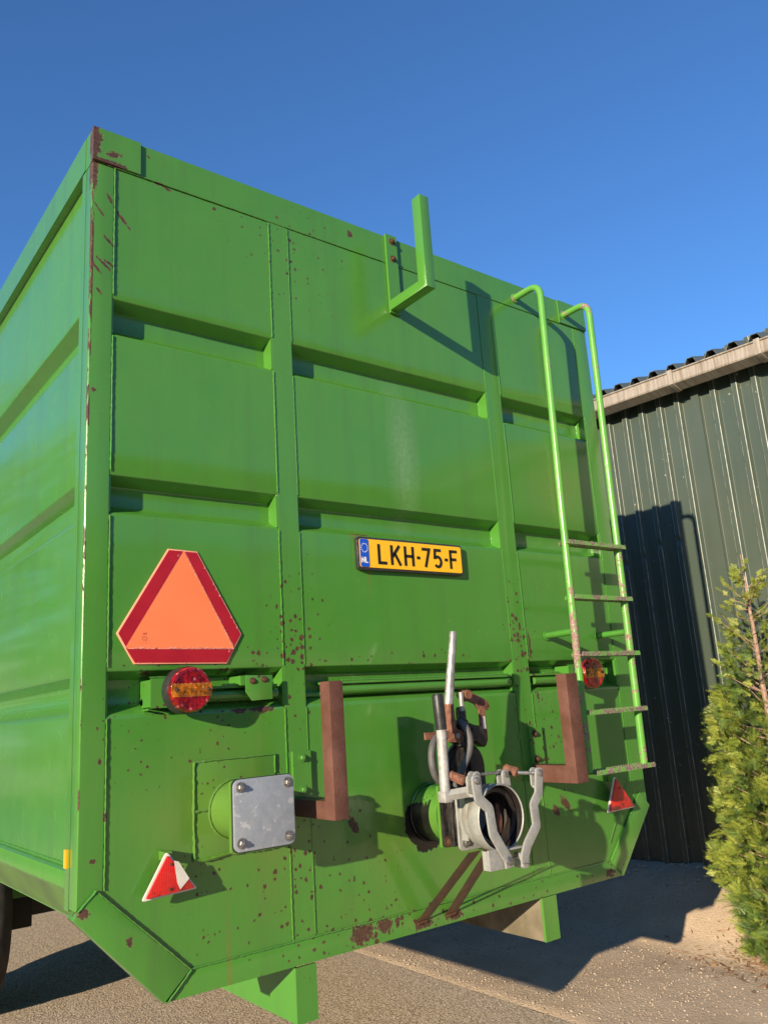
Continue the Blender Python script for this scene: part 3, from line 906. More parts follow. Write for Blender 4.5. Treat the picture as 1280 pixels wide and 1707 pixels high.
weld([(0.335, -0.002, 0.692), (1.0, -0.002, 0.693), (1.7, -0.002, 0.692), (2.29, -0.002, 0.688)], 0.0040, tr)
weld([(0.006, -0.006, 0.908), (0.054, -0.007, 0.953)], 0.006, tr)
weld([(0.06, -0.006, 0.948), (0.335, -0.006, 0.692)], 0.0034, tr)
weld([(0.335, -0.006, 0.69), (0.26, -0.006, 0.618)], 0.0040, tr)
weld([(2.56, -0.006, 0.945), (2.30, -0.006, 0.688)], 0.0035, tr)
weld([(2.300, -0.006, 0.760), (2.50, -0.003, 1.02)], 0.0020, tr)
# gusset-like weld fillets at the channel ends (bright against the posts)
for x, s in ((0.684, -1), (1.814, -1), (2.513, -1)):
    for zt, zb in REC:
        weld([(x + s * .001, 0.004, zt), (x + s * .003, 0.055, zt - .03), (x + s * .003, 0.055, zb + .03), (x + s * .001, 0.004, zb)], 0.0045, tr, rough=0.5)
        bm = B(); box(bm, x - 0.006, x + 0.001, 0.001, 0.06, zb + 0.004, zt - 0.004); obj('channel_end_plate', bm, P, tr, bevel=0.0015)
for zt, zb in REC:
    for x in (0.077, 0.769, 1.907):
        bm = B(); box(bm, x - 0.001, x + 0.004, 0.004, 0.06, zb + 0.004, zt - 0.004); obj('channel_end_plate', bm, P, tr, bevel=0.001)

# left side wall
XS = 0.026
def side_wall(x_out, sgn):
    pr = profile(3.30, 0.97, [(2.79, 2.665), (2.175, 2.05), (1.552, 1.435)], 0.050, 0.032)
    ys = [0.100] + [0.35 + 0.35 * i for i in range(18)] + [6.9]
    bm = B(); cols = []
    for y in ys:
        c = []
        for d, z in pr:
            w = 0.004 * mnoise.noise(V((y * 1.3, z * 1.4, 8)))
            c.append(bm.verts.new((x_out + sgn * (d + (w if y > .2 else 0)), y, z)))
        cols.append(c)
    for a, b in zip(cols, cols[1:]):
        for k in range(len(pr) - 1):
            bm.faces.new((a[k], b[k], b[k + 1], a[k + 1]) if sgn > 0 else (a[k], a[k + 1], b[k + 1], b[k]))
    return obj('side_sheet', bm, P, tr)
side_wall(XS, 1)
side_wall(W - XS, -1)
for x0, x1 in ((-0.002, 0.07), (W - 0.07, W + 0.002)):
    bm = B(); box(bm, x0, x1, 0.071, 6.95, 3.290, H - 0.001); obj('side_top_rail', bm, P, tr, bevel=0.006)
for s in (0, 1):
    f = (lambda x: x) if s == 0 else (lambda x: W - x)
    bm = B(); prism(bm, [(f(0.004), 1.000), (f(0.06), 1.012), (f(0.06), 0.955), (f(0.012), 0.945), (f(0.004), 0.955)], 0.1045, 6.9); obj('side_lower_rail', bm, P, tr, bevel=0.003)
    bm = B(); prism(bm, [(f(0.020), 0.946), (f(0.106), 0.822), (f(0.118), 0.822), (f(0.035), 0.946)], 0.1045, 6.9); obj('hopper_plate', bm, M['dusty'], tr, bevel=0.002)
weld([(0.022, 0.11, 1.012), (0.022, 1.2, 1.010), (0.022, 3.0, 1.010)], 0.0042, tr, step=0.012)
bm = B(); box(bm, 0.03, W - 0.03, 6.9, 6.96, 0.85, 3.40); obj('front_wall', bm, M['plain'], tr)
# amber side marker
bm = B(); box(bm, -0.006, 0.0, 0.078, 0.098, 1.012, 1.062); obj('side_marker', bm, M['amber'], tr, bevel=0.002, label='small amber marker on the corner flange')
# chassis rails ending in drop legs
for xa, xb, lit in ((0.690, 0.768, True), (1.845, 1.928, True)):
    bm = B(); box(bm, xa, xb, -0.0005, 0.012, 0.452, 0.6145); obj('rail_end_plate', bm, P, tr, bevel=0.002)
    bm = B(); prism_x(bm, [(0.0125, 0.452), (2.2, 0.452), (2.5, 0.60), (6.8, 0.60), (6.8, 0.70), (0.0125, 0.70)], xa + 0.002, xa + 0.012); obj('chassis_rail', bm, P if xa < 1 else M['dirty'], tr, bevel=0.001)
    bm = B(); box(bm, xa + .012, xb, 0.0125, 2.19, 0.452, 0.462); obj('rail_flange', bm, P, tr)

# wheels, axle, mudguard
def wheel(cx, cy, side):
    bm = B()
    R_, w = 0.55, 0.245
    prof = [(-0.10, .27), (-w + .02, .30), (-w, .40), (-w + .015, .500), (-w + .05, .536), (-w + .09, R_), (w - .09, R_), (w - .05, .536), (w - .015, .500), (w, .40), (w - .02, .30), (0.10, .27)]
    seg = 72
    rings = []
    for k in range(seg):
        a = 2 * math.pi * k / seg
        ring = []
        for j, (dx, r) in enumerate(prof):
            rr = r
            if 4 <= j <= 7 and (k + (j > 5) * 2) % 4 < 1: rr -= 0.022
            ring.append(bm.verts.new((cx + dx, cy + rr * math.cos(a), 0.398 + rr * math.sin(a))))
        rings.append(ring)
    for k in range(seg):
        a, b = rings[k], rings[(k + 1) % seg]
        for j in range(len(prof)):
            j2 = (j + 1) % len(prof)
            bm.faces.new((a[j], a[j2], b[j2], b[j]))
    bmesh.ops.recalc_face_normals(bm, faces=bm.faces[:])
    t = obj('wheel', bm, M['tyre'], tr)
    bm = B()
    tube(bm, [(cx - side * 0.06, cy, 0.398), (cx - side * 0.02, cy, 0.398)], [0.272, 0.272], 32)
    tube(bm, [(cx - side * 0.16, cy, 0.398), (cx - side * 0.05, cy, 0.398)], [0.09, 0.10], 20)
    obj('rim', bm, M['plain'], t)
for cy in (3.19,):
    wheel(0.275, cy, 1); wheel(W - 0.275, cy, -1)
    bm = B(); box(bm, 0.5, W - 0.5, cy - 0.06, cy + 0.06, 0.32, 0.44); obj('axle', bm, M['dark'], tr, bevel=0.01)
bm = B(); prism_x(bm, [(2.92, 0.30), (2.98, 0.30), (2.98, 0.47), (2.92, 0.47)], 0.53, 0.67); obj('spring_hanger', bm, M['hanger'], tr, bevel=0.006)
bm = B(); prism_x(bm, [(2.86, 0.478), (2.90, 0.473), (2.98, 0.80), (2.95, 0.81)], 0.03, 0.66); obj('mudguard', bm, M['plain'], tr, bevel=0.004)
bm = B(); prism_x(bm, [(2.951, 0.822), (2.951, 0.811), (3.9, 0.811), (3.9, 0.822)], 0.03, 0.66); obj('mudguard', bm, M['plain'], tr, bevel=0.004)
bm = B(); tube(bm, [(0.40, 2.80, 0.60), (0.52, 2.82, 0.53)], 0.014, 8); obj('mudguard_stay', bm, M['dark'], tr)

# ---- number plate
pl = (lambda bm: obj('number_plate', bm, M['frame'], tr, bevel=0.002))(prism(B(), rrect(1.013, 1.550, 1.912, 2.040, 0.012), -0.020, -0.001))
bm = B(); prism(bm, rrect(1.021, 1.542, 1.9215, 2.0315, 0.008), -0.0225, -0.0203); obj('plate_face', bm, M['yellow'], pl)
bm = B(); prism(bm, rrect(1.022, 1.0625, 1.9225, 2.0305, 0.007), -0.0240, -0.0227); obj('country_band', bm, M['blue'], pl)

def stroke(bm, pts, w, y0, y1):
    """a bent flat stroke of width w in the (x, z) plane"""
    n = len(pts); L, R2 = [], []
    for i in range(n):
        p = V((pts[i][0], pts[i][1]))
        d = V((0.0, 0.0))
        if i > 0: d += (p - V(pts[i - 1])).normalized()
        if i < n - 1: d += (V(pts[i + 1]) - p).normalized()
        d.normalize()
        nn = V((-d.y, d.x))
        k = 1.0
        if 0 < i < n - 1:
            d0 = (p - V(pts[i - 1])).normalized()
            k = 1 / max(0.45, abs(nn.dot(V((-d0.y, d0.x)))))
        L.append(p + nn * w / 2 * k); R2.append(p - nn * w / 2 * k)
    a = L + R2[::-1]
    for i in range(n - 1):
        q = [L[i], L[i + 1], R2[i + 1], R2[i]]
        va = [bm.verts.new((v.x, y0, v.y)) for v in q]
        vb = [bm.verts.new((v.x, y1, v.y)) for v in q]
        bm.faces.new(va); bm.faces.new(vb[::-1])
        for j in range(4): bm.faces.new((va[j], vb[j], vb[(j + 1) % 4], va[(j + 1) % 4]))

def arc(cx, cz, rx, rz, a0, a1, n=12):
    return [(cx + rx * math.cos(math.radians(a0 + (a1 - a0) * i / n)), cz + rz * math.sin(math.radians(a0 + (a1 - a0) * i / n))) for i in range(n + 1)]
GL = {
    'L': [[(0.06, 1), (0.06, 0.065), (0.95, 0.065)]],
    'K': [[(0.06, 0), (0.06, 1)], [(0.92, 1), (0.14, 0.42)], [(0.38, 0.60), (0.97, 0)]],
    'H': [[(0.06, 0), (0.06, 1)], [(0.94, 0), (0.94, 1)], [(0.06, 0.5), (0.94, 0.5)]],
    '-': [[(0.10, 0.46), (0.90, 0.46)]],
    '7': [[(0, 0.935), (0.90, 0.935), (0.36, 0)]],
    '5': [[(0.92, 0.935), (0.16, 0.935), (0.10, 0.54)] + arc(0.46, 0.325, 0.42, 0.265, 125, -140, 16)],
    'F': [[(0.06, 0), (0.06, 1)], [(0.06, 0.935), (0.95, 0.935)], [(0.06, 0.50), (0.80, 0.50)]],
    'N': [[(0.06, 0), (0.06, 1)], [(0.06, 0.97), (0.94, 0.03)], [(0.94, 0), (0.94, 1)]],
}
def glyph(ch, x, z, w, h, t, y0, y1, mat, parent, name='character'):
    bm = B()
    for s in GL[ch]:
        stroke(bm, [(x + a * w, z + b * h) for a, b in s], t, y0, y1)
    bmesh.ops.recalc_face_normals(bm, faces=bm.faces[:])
    return obj(name, bm, mat, parent, smooth=False)
for ch, x, w in (('L', 1.108, 0.041), ('K', 1.170, 0.046), ('H', 1.238, 0.044), ('-', 1.298, 0.020), ('7', 1.328, 0.042), ('5', 1.390, 0.042), ('-', 1.446, 0.020), ('F', 1.478, 0.041)):
    glyph(ch, x, 1.937, w, 0.078, 0.0115, -0.0243, -0.0228, M['ink'], pl)
glyph('N', 1.027, 1.938, 0.0135, 0.022, 0.0038, -0.0252, -0.0242, M['white'], pl)
glyph('L', 1.045, 1.938, 0.0125, 0.022, 0.0038, -0.0252, -0.0242, M['white'], pl)
bm = B()
for k in range(12):
    a = math.radians(30 * k)
    cx, cz = 1.0422 + 0.0150 * math.cos(a), 1.996 + 0.0165 * math.sin(a)
    pts = [(cx + (0.0030 if i % 2 == 0 else 0.0013) * math.sin(math.radians(36 * i)), cz + (0.0030 if i % 2 == 0 else 0.0013) * math.cos(math.radians(36 * i))) for i in range(10)]
    prism(bm, pts, -0.0248, -0.0242)
obj('star_ring', bm, M['white'], pl, smooth=False)

# ---- slow vehicle triangle
def offs(poly, d):
    c = V((sum(p[0] for p in poly) / len(poly), sum(p[1] for p in poly) / len(poly)))
    out = []
    n = len(poly)
    for i in range(n):
        p0, p1, p2 = V(poly[i - 1]), V(poly[i]), V(poly[(i + 1) % n])
        a = (p1 - p0).normalized(); b = (p2 - p1).normalized()
        na, nb = V((a.y, -a.x)), V((b.y, -b.x))
        if na.dot(c - p1) < 0: na = -na
        if nb.dot(c - p1) < 0: nb = -nb
        m = (na + nb).normalized()
        out.append(tuple(p1 + m * d / max(0.3, m.dot(na))))
    return out
hexa = [(0.268, 1.944), (0.368, 1.941), (0.525, 1.669), (0.469, 1.573), (0.158, 1.577), (0.103, 1.671)]
smv = obj('slow_vehicle_sign', prism(B(), hexa, -0.0035, 0.0042), M['rim'], tr, bevel=0.001, label='crimson bordered truncated triangle with a fluorescent orange centre')
ins = offs(hexa, 0.0042)
T, RB, LB = (0.3215, 1.938), (0.496, 1.6225), (0.130, 1.6265)
def strip_(pts):
    obj('border_strip', prism(B(), pts, -0.0046, -0.0037), M['crimson'], smv, smooth=False)
e = 0.0016
strip_([ins[0], (T[0] - e * 2, ins[0][1] - .001), (LB[0] + .001, LB[1] + .004), ins[5]])
strip_([(T[0] + e * 2, ins[1][1] + .001), ins[1], ins[2], (RB[0] - .001, RB[1] + .006)])
strip_([(LB[0] + .003, LB[1] - .003), (RB[0] - .003, RB[1] - .003), ins[3], ins[4]])
obj('orange_centre', prism(B(), [T, RB, LB], -0.0046, -0.0037), M['orange'], smv, smooth=False)
bm = B(); rn = random.Random(5)
def chips(a, b, n, s0, s1):
    for _ in range(n):
        t = rn.random() ** 0.8
        x = a[0] + (b[0] - a[0]) * t + rn.uniform(-.001, .001); z = a[1] + (b[1] - a[1]) * t + rn.uniform(-.0012, .0012)
        s = rn.uniform(s0, s1); k = rn.randint(5, 7)
        prism(bm, [(x + s * rn.uniform(.5, 1.2) * math.cos(6.283 * i / k), z + s * rn.uniform(.4, .9) * math.sin(6.283 * i / k)) for i in range(k)], -0.0054, -0.0046)
chips(LB, RB, 80, .0010, .0032); chips(T, RB, 80, .0010, .0030); chips(ins[1], ins[2], 10, .001, .0035); chips((0.475, 1.61), (0.48, 1.62), 5, .001, .003)
chips((0.30, 1.92), (0.302, 1.924), 3, .001, .0025); chips(ins[3], ins[4], 8, .0008, .0018)
obj('peeled_chips', bm, M['chip'], smv, smooth=False, kind='stuff')
bm = B()
stroke(bm, arc(0.190, 1.655, 0.0072, 0.0078, 0, 360, 20), 0.0012, -0.0053, -0.0047)
stroke(bm, [(0.187, 1.658), (0.193, 1.658)], 0.0012, -0.0053, -0.0047); stroke(bm, [(0.187, 1.652), (0.193, 1.652)], 0.0012, -0.0053, -0.0047)
for k in range(4): stroke(bm, [(0.184 + .0035 * k, 1.667), (0.186 + .0035 * k, 1.673)], 0.0014, -0.0053, -0.0047)
for k in range(6): stroke(bm, [(0.172 + .006 * k, 1.641), (0.1755 + .006 * k, 1.641)], 0.0012, -0.0053, -0.0047)
obj('approval_mark', bm, M['faint'], smv, smooth=False)

# ---- tail lamps with brackets, wiring pipe in the lowest channel
def lamp(cx, cz, y0, r=0.069):
    bm = B(); lathe(bm, [(0, y0 + 0.045), (r + .003, y0 + 0.045), (r + 0.003, y0 + 0.006), (r, y0), (0, y0)], (cx, cz), 48)
    o = obj('tail_lamp', bm, M['black'], tr, bevel=0)
    bm = B(); lathe(bm, [(r - .001, y0 + .001), (r - .001, y0 - .014), (r - .005, y0 - .0205), (r * .82, y0 - .0222), (r * .80, y0 - .0205), (r * .4, y0 - .0218), (0, y0 - .022)], (cx, cz), 48)
    obj('lens', bm, M['red_lens'], o)
    bm = B()
    pts = [(x, z) for x, z in [(cx + (r - .003) * math.cos(math.radians(a)), cz + (r - .003) * math.sin(math.radians(a))) for a in range(-19, 20, 3)]]
    pts += [(2 * cx - x, z) for x, z in pts[::-1]]
    prism(bm, pts, y0 - .012, y0 - .0228)
    am = obj('amber_band', bm, M['amber_lens'], o, bevel=0.0015)
    for i in range(5):
        for j in (0, 1):
            bm = B(); bx = cx - .030 + .0145 * i; bz = cz - .017 + .0185 * j
            box(bm, bx, bx + .0115, y0 - .0242, y0 - .0229, bz, bz + .014)
            obj('lens_cell', bm, M['amber_lens'], o, bevel=0.0018)
    for s in (-1, 1):
        bolt(o, cx + s * 0.052, y0 - .0228, cz, 0.0042, 0.0015, M['rustbolt'], washer=True, stud=0, name='lens_screw')
    return o
lamp(0.306, 1.491, -0.072)
lamp(2.231, 1.493, -0.072)
def lamp_bracket(x0, x1, z0, z1, cut=0.0):
    bm = B()
    box(bm, x0, x1, -0.030, -0.026, z0, z1)
    box(bm, x0, x0 + 0.004, -0.0258, 0.055, z0 + .004, z1 - 0.004)
    return obj('lamp_bracket', bm, P, tr, bevel=0.001)
lamp_bracket(0.200, 0.385, 1.442, 1.531)
weld([(0.198, -0.02, 1.44), (0.196, 0.03, 1.437)], 0.006, tr)
weld([(0.198, -0.024, 1.535), (0.262, -0.028, 1.534)], 0.003, tr)
bm = B(); prism(bm, [(0.520, 1.532), (0.619, 1.530), (0.619, 1.452), (0.542, 1.449), (0.520, 1.478)], -0.034, -0.030)
box(bm, 0.504, 0.519, -0.030, 0.055, 1.500, 1.531)
obj('cable_bracket', bm, P, tr, bevel=0.001)
bolt(tr, 0.545, -0.034, 1.513, 0.0075, 0.005, M['rustbolt'], stud=0); bolt(tr, 0.588, -0.034, 1.517, 0.0075, 0.005, M['rustbolt'], stud=0)
bm = B(); box(bm, 2.13, 2.20, -0.030, -0.026, 1.435, 1.535); box(bm, 2.13, 2.134, -0.0255, 0.05, 1.435, 1.53); obj('lamp_bracket', bm, P, tr, bevel=0.001)
for x0, x1 in ((0.40, 0.66), (0.872, 1.79), (1.94, 2.12)):
    bm = B(); tube(bm, bend([(x0, 0.012, 1.473), (x1, 0.012, 1.473)], .01), 0.0155, 14); bmesh.ops.recalc_face_normals(bm, faces=bm.faces[:])
    obj('cable_pipe', bm, P, tr)
    bm = B(); box(bm, x0 - 0.03 if x0 > .5 else x0 - .0, x1 - 0.005, -0.004, 0.050, 1.494, 1.502); obj('cable_cover', bm, P, tr, bevel=0.002)
    weld([(x0 + .05, -0.002, 1.505), (x1 - .02, -0.002, 1.505)], 0.0052, tr, rough=0.9, step=0.006)
    bm = B(); tube(bm, [(x0 - (.2 if x0 < .5 else .09), 0.044, 1.462), (x1 + .02, 0.044, 1.462)], 0.011, 10); obj('cable', bm, P, tr)

# ---- patch plate, capped outlet on the left
bm = B(); prism(bm, [(0.352, 1.272), (0.637, 1.273), (0.634, 0.988), (0.347, 0.985)], -0.003, 0.004); obj('patch_plate', bm, P, tr, bevel=0.001)
weld([(0.350, -0.004, 0.986), (0.347, -0.004, 1.12), (0.351, -0.004, 1.272)], 0.0065, tr, rough=.6)
weld([(0.351, -0.004, 1.273), (0.637, -0.004, 1.274)], 0.0045, tr, rough=.6)
weld([(0.637, -0.004, 1.274), (0.636, -0.004, 1.215)], 0.004, tr)
weld([(0.347, -0.004, 0.986), (0.40, -0.004, 0.984), (0.47, -0.004, 0.992), (0.55, -0.004, 0.986), (0.634, -0.004, 0.988), (0.636, -0.004, 1.02)], 0.0075, tr, rough=.9)
weld([(0.350, -0.004, 1.126), (0.405, -0.004, 1.128)], 0.006, tr, rough=.8)
cx, cz = 0.49, 1.119
bm = B(); lathe(bm, [(0.088, 0.004), (0.088, -0.165), (0.070, -0.165), (0.070, 0.004)], (cx, cz), 48); stub = obj('outlet_stub', bm, P, tr)
weld([(cx + .092 * math.cos(a * .2094), -0.006, cz + .092 * math.sin(a * .2094)) for a in range(31)], 0.0055, stub, rough=.6)
bm = B(); prism(bm, rrect(0.383, 0.592, 1.013, 1.219, 0.012), -0.180, -0.166); obj('stub_flange', bm, P, stub, bevel=0.0015)
bm = B(); prism(bm, rrect(0.388, 0.593, 1.018, 1.220, 0.020), -0.1905, -0.1835); cap = obj('blanking_plate', bm, M['galv'], stub, bevel=0.0015, label='square galvanised blanking plate held by four bolts')
bm = B(); prism(bm, rrect(0.386, 0.594, 1.016, 1.222, 0.018), -0.1832, -0.1803); obj('gasket', bm, M['black'], stub)
for x, z in ((0.411, 1.198), (0.571, 1.197), (0.570, 1.042), (0.411, 1.042)):
    bolt(cap, x, -0.191, z, 0.0105, 0.009, M['bolt'])

# ---- L brackets
def hook(name, plate, arm, vert, mat, bolts, bmat, label=None):
    bm = B(); box(bm, plate[0], plate[1], -0.012, -0.0006, plate[2], plate[3])
    o = obj(name, bm, P, tr, bevel=0.0015, label=label)
    ax0, ax1, d, t, za, zb_, zt = arm
    prof = [(-0.0125, za), (-d, za), (-d, zt), (-d + t, zt), (-d + t, zb_), (-0.0125, zb_)]
    bm = B(); prism_x(bm, prof, ax0, ax1)
    obj('hook_arm', bm, mat, o, bevel=0.004, seg=2)
    for x, z in bolts: bolt(o, x, -0.012, z, 0.011, 0.009, bmat, stud=0.003)
    return o
hook('hose_hook', (1.268, 1.328, 3.045, 3.424), (1.264, 1.3135, 0.255, 0.052, 3.052, 3.098, 3.478), None, P, [(1.301, 3.393), (1.301, 3.308), ], M['rustbolt'], 'green painted upright hook near the top edge')
hook('hose_hook', (0.701, 0.772, 1.075, 1.276), (0.701, 0.755, 0.25, 0.056, 1.070, 1.126, 1.494), None, M['oxide'], [(0.738, 1.253), (0.738, 1.150)], P, 'brown oxide hook right of the galvanised blanking plate')
hook('hose_hook', (1.858, 1.935, 1.075, 1.280), (1.846, 1.916, 0.25, 0.054, 1.062, 1.130, 1.488), None, M['oxide'], [(1.888, 1.253), (1.888, 1.150)], M['rustbolt'], 'brown oxide hook left of the ladder foot')

# ---- triangular reflectors
def reflector(tri, y, tilt, chipd, label):
    (ax, az), (bx, bz), (cx_, cz_) = tri
    def rt(poly, r):
        out = []
        n = len(poly)
        for i in range(n):
            p0, p1, p2 = V(poly[i - 1]), V(poly[i]), V(poly[(i + 1) % n])
            a = p1 + (p0 - p1).normalized() * r; b = p1 + (p2 - p1).normalized() * r
            for j in range(4):
                t = j / 3; out.append(tuple(a * (1 - t) ** 2 + p1 * 2 * t * (1 - t) + b * t * t))
        return out
    o = obj('warning_reflector', prism(B(), rt(tri, .010), y - .003, y + .004), M['cream_plate'], tr, bevel=0.001, label=label)
    inn = offs(tri, 0.0055)
    obj('reflector_lens', prism(B(), rt(inn, .006), y - .010, y - .0032), M['reflector'], o, bevel=0.0015)
    if chipd:
        a, b, c = inn
        q = [(0.262, 1.006), (0.276, 1.001), (0.309, 0.950), (0.281, 0.925), (0.272, 0.944)]
        obj('broken_out_patch', prism(B(), q, y - .0108, y - .0101), M['cream_plate'], o, smooth=False, label='cream backing bared where the red lens broke off')
    mx, mz = (ax + bx + cx_) / 3, (az + bz + cz_) / 3
    for dz in (0.045, -0.022):
        bolt(o, mx - (0.002 if dz < 0 else -0.001), y - .0102, mz + dz, 0.0042, 0.002, M['rustbolt'], 'lens_screw', False, 0)
    bm = B(); box(bm, mx - .012, mx + .012, y + .005, 0.0, az - .026, az - .002); obj('reflector_bracket', bm, P, o, bevel=0.002)
    return o
reflector([(0.243, 1.033), (0.339, 0.917), (0.168, 0.909)], -0.045, 0, True, 'chipped red triangle below the blanking plate')
reflector([(2.344, 1.038), (2.462, 0.893), (2.266, 0.890)], -0.040, 0, False, 'whole red triangle below the ladder')

# ---- ladder
def build_ladder():
    yL = -0.170
    def rl(xt, xs, xb):
        pts = bend([(xt + .006, 0.0, 3.338), (xt + .002, yL, 3.338), (xs, yL, 2.2), (xb, yL, 1.085)], 0.075, 9)
        bm = B(); tube(bm, pts, 0.0165, 18)
        return obj('ladder_rail', bm, M['rail'], lad)
    lad = thing_part('ladder')
    rl(2.074, 2.042, 2.020); rl(2.436, 2.415, 2.396)
    for x in (2.080, 2.442):
        bm = B(); lathe(bm, [(0, -.001), (0.024, -.001), (0.024, -.008), (0, -.008)], (x, 3.338), 24); obj('ladder_foot_plate', bm, M['rail'], lad)
    for x, xr in ((2.042, 2.032), (2.404, 2.404)):
        bm = B(); tube(bm, [(x, 0, 1.667), (xr, yL + .012, 1.667)], 0.0145, 16); obj('ladder_standoff', bm, P, lad)
        bm = B(); lathe(bm, [(0, -.001), (0.022, -.001), (0.022, -.006), (0, -.006)], (x, 1.667), 24); obj('ladder_foot_plate', bm, P, lad)
    rr = random.Random(9)
    for z in (2.055, 1.812, 1.566, 1.322, 1.080):
        bm = B()
        x0, x1 = 2.028, 2.432
        box(bm, x0, x1, yL - .028, yL + .024, z - .003, z)                  # pan
        for ya, yb in ((yL - .030, yL - .0285), (yL + .0245, yL + .026)):   # serrated upstands
            ya2, yb2 = (ya - .002, yb) if ya < yL else (ya, yb + .002)
            n = 46
            a = []
            prof = [(x0, z - .010)]
            prof += [(x1, z - .010)]
            for i in range(n, -1, -1):
                prof.append((x0 + (x1 - x0) * i / n, z + .010 + (.0045 if i % 2 else 0) + rr.uniform(-.001, .001)))
            # split into quads so that the strip stays light
            for i in range(n):
                xa, xb_ = x0 + (x1 - x0) * i / n, x0 + (x1 - x0) * (i + 1) / n
                h0 = .010 + (.0055 if i % 2 else 0); h1 = .010 + (.0055 if (i + 1) % 2 else 0)
                prism(bm, [(xa, z - .007), (xb_, z - .007), (xb_, z + h1 - .002), (xa, z + h0 - .002)], ya2, yb2)
        obj('rung', bm, M['tread'], lad, smooth=False)
    return lad
def thing_part(name):
    me = bpy.data.meshes.new(name)
    bm = B(); box(bm, 2.050, 2.058, -0.178, -0.162, 1.0805, 1.084); bm.to_mesh(me); bm.free()
    return link(name, me, M['rail'], tr, label='welded tube ladder with serrated rungs')
build_ladder()

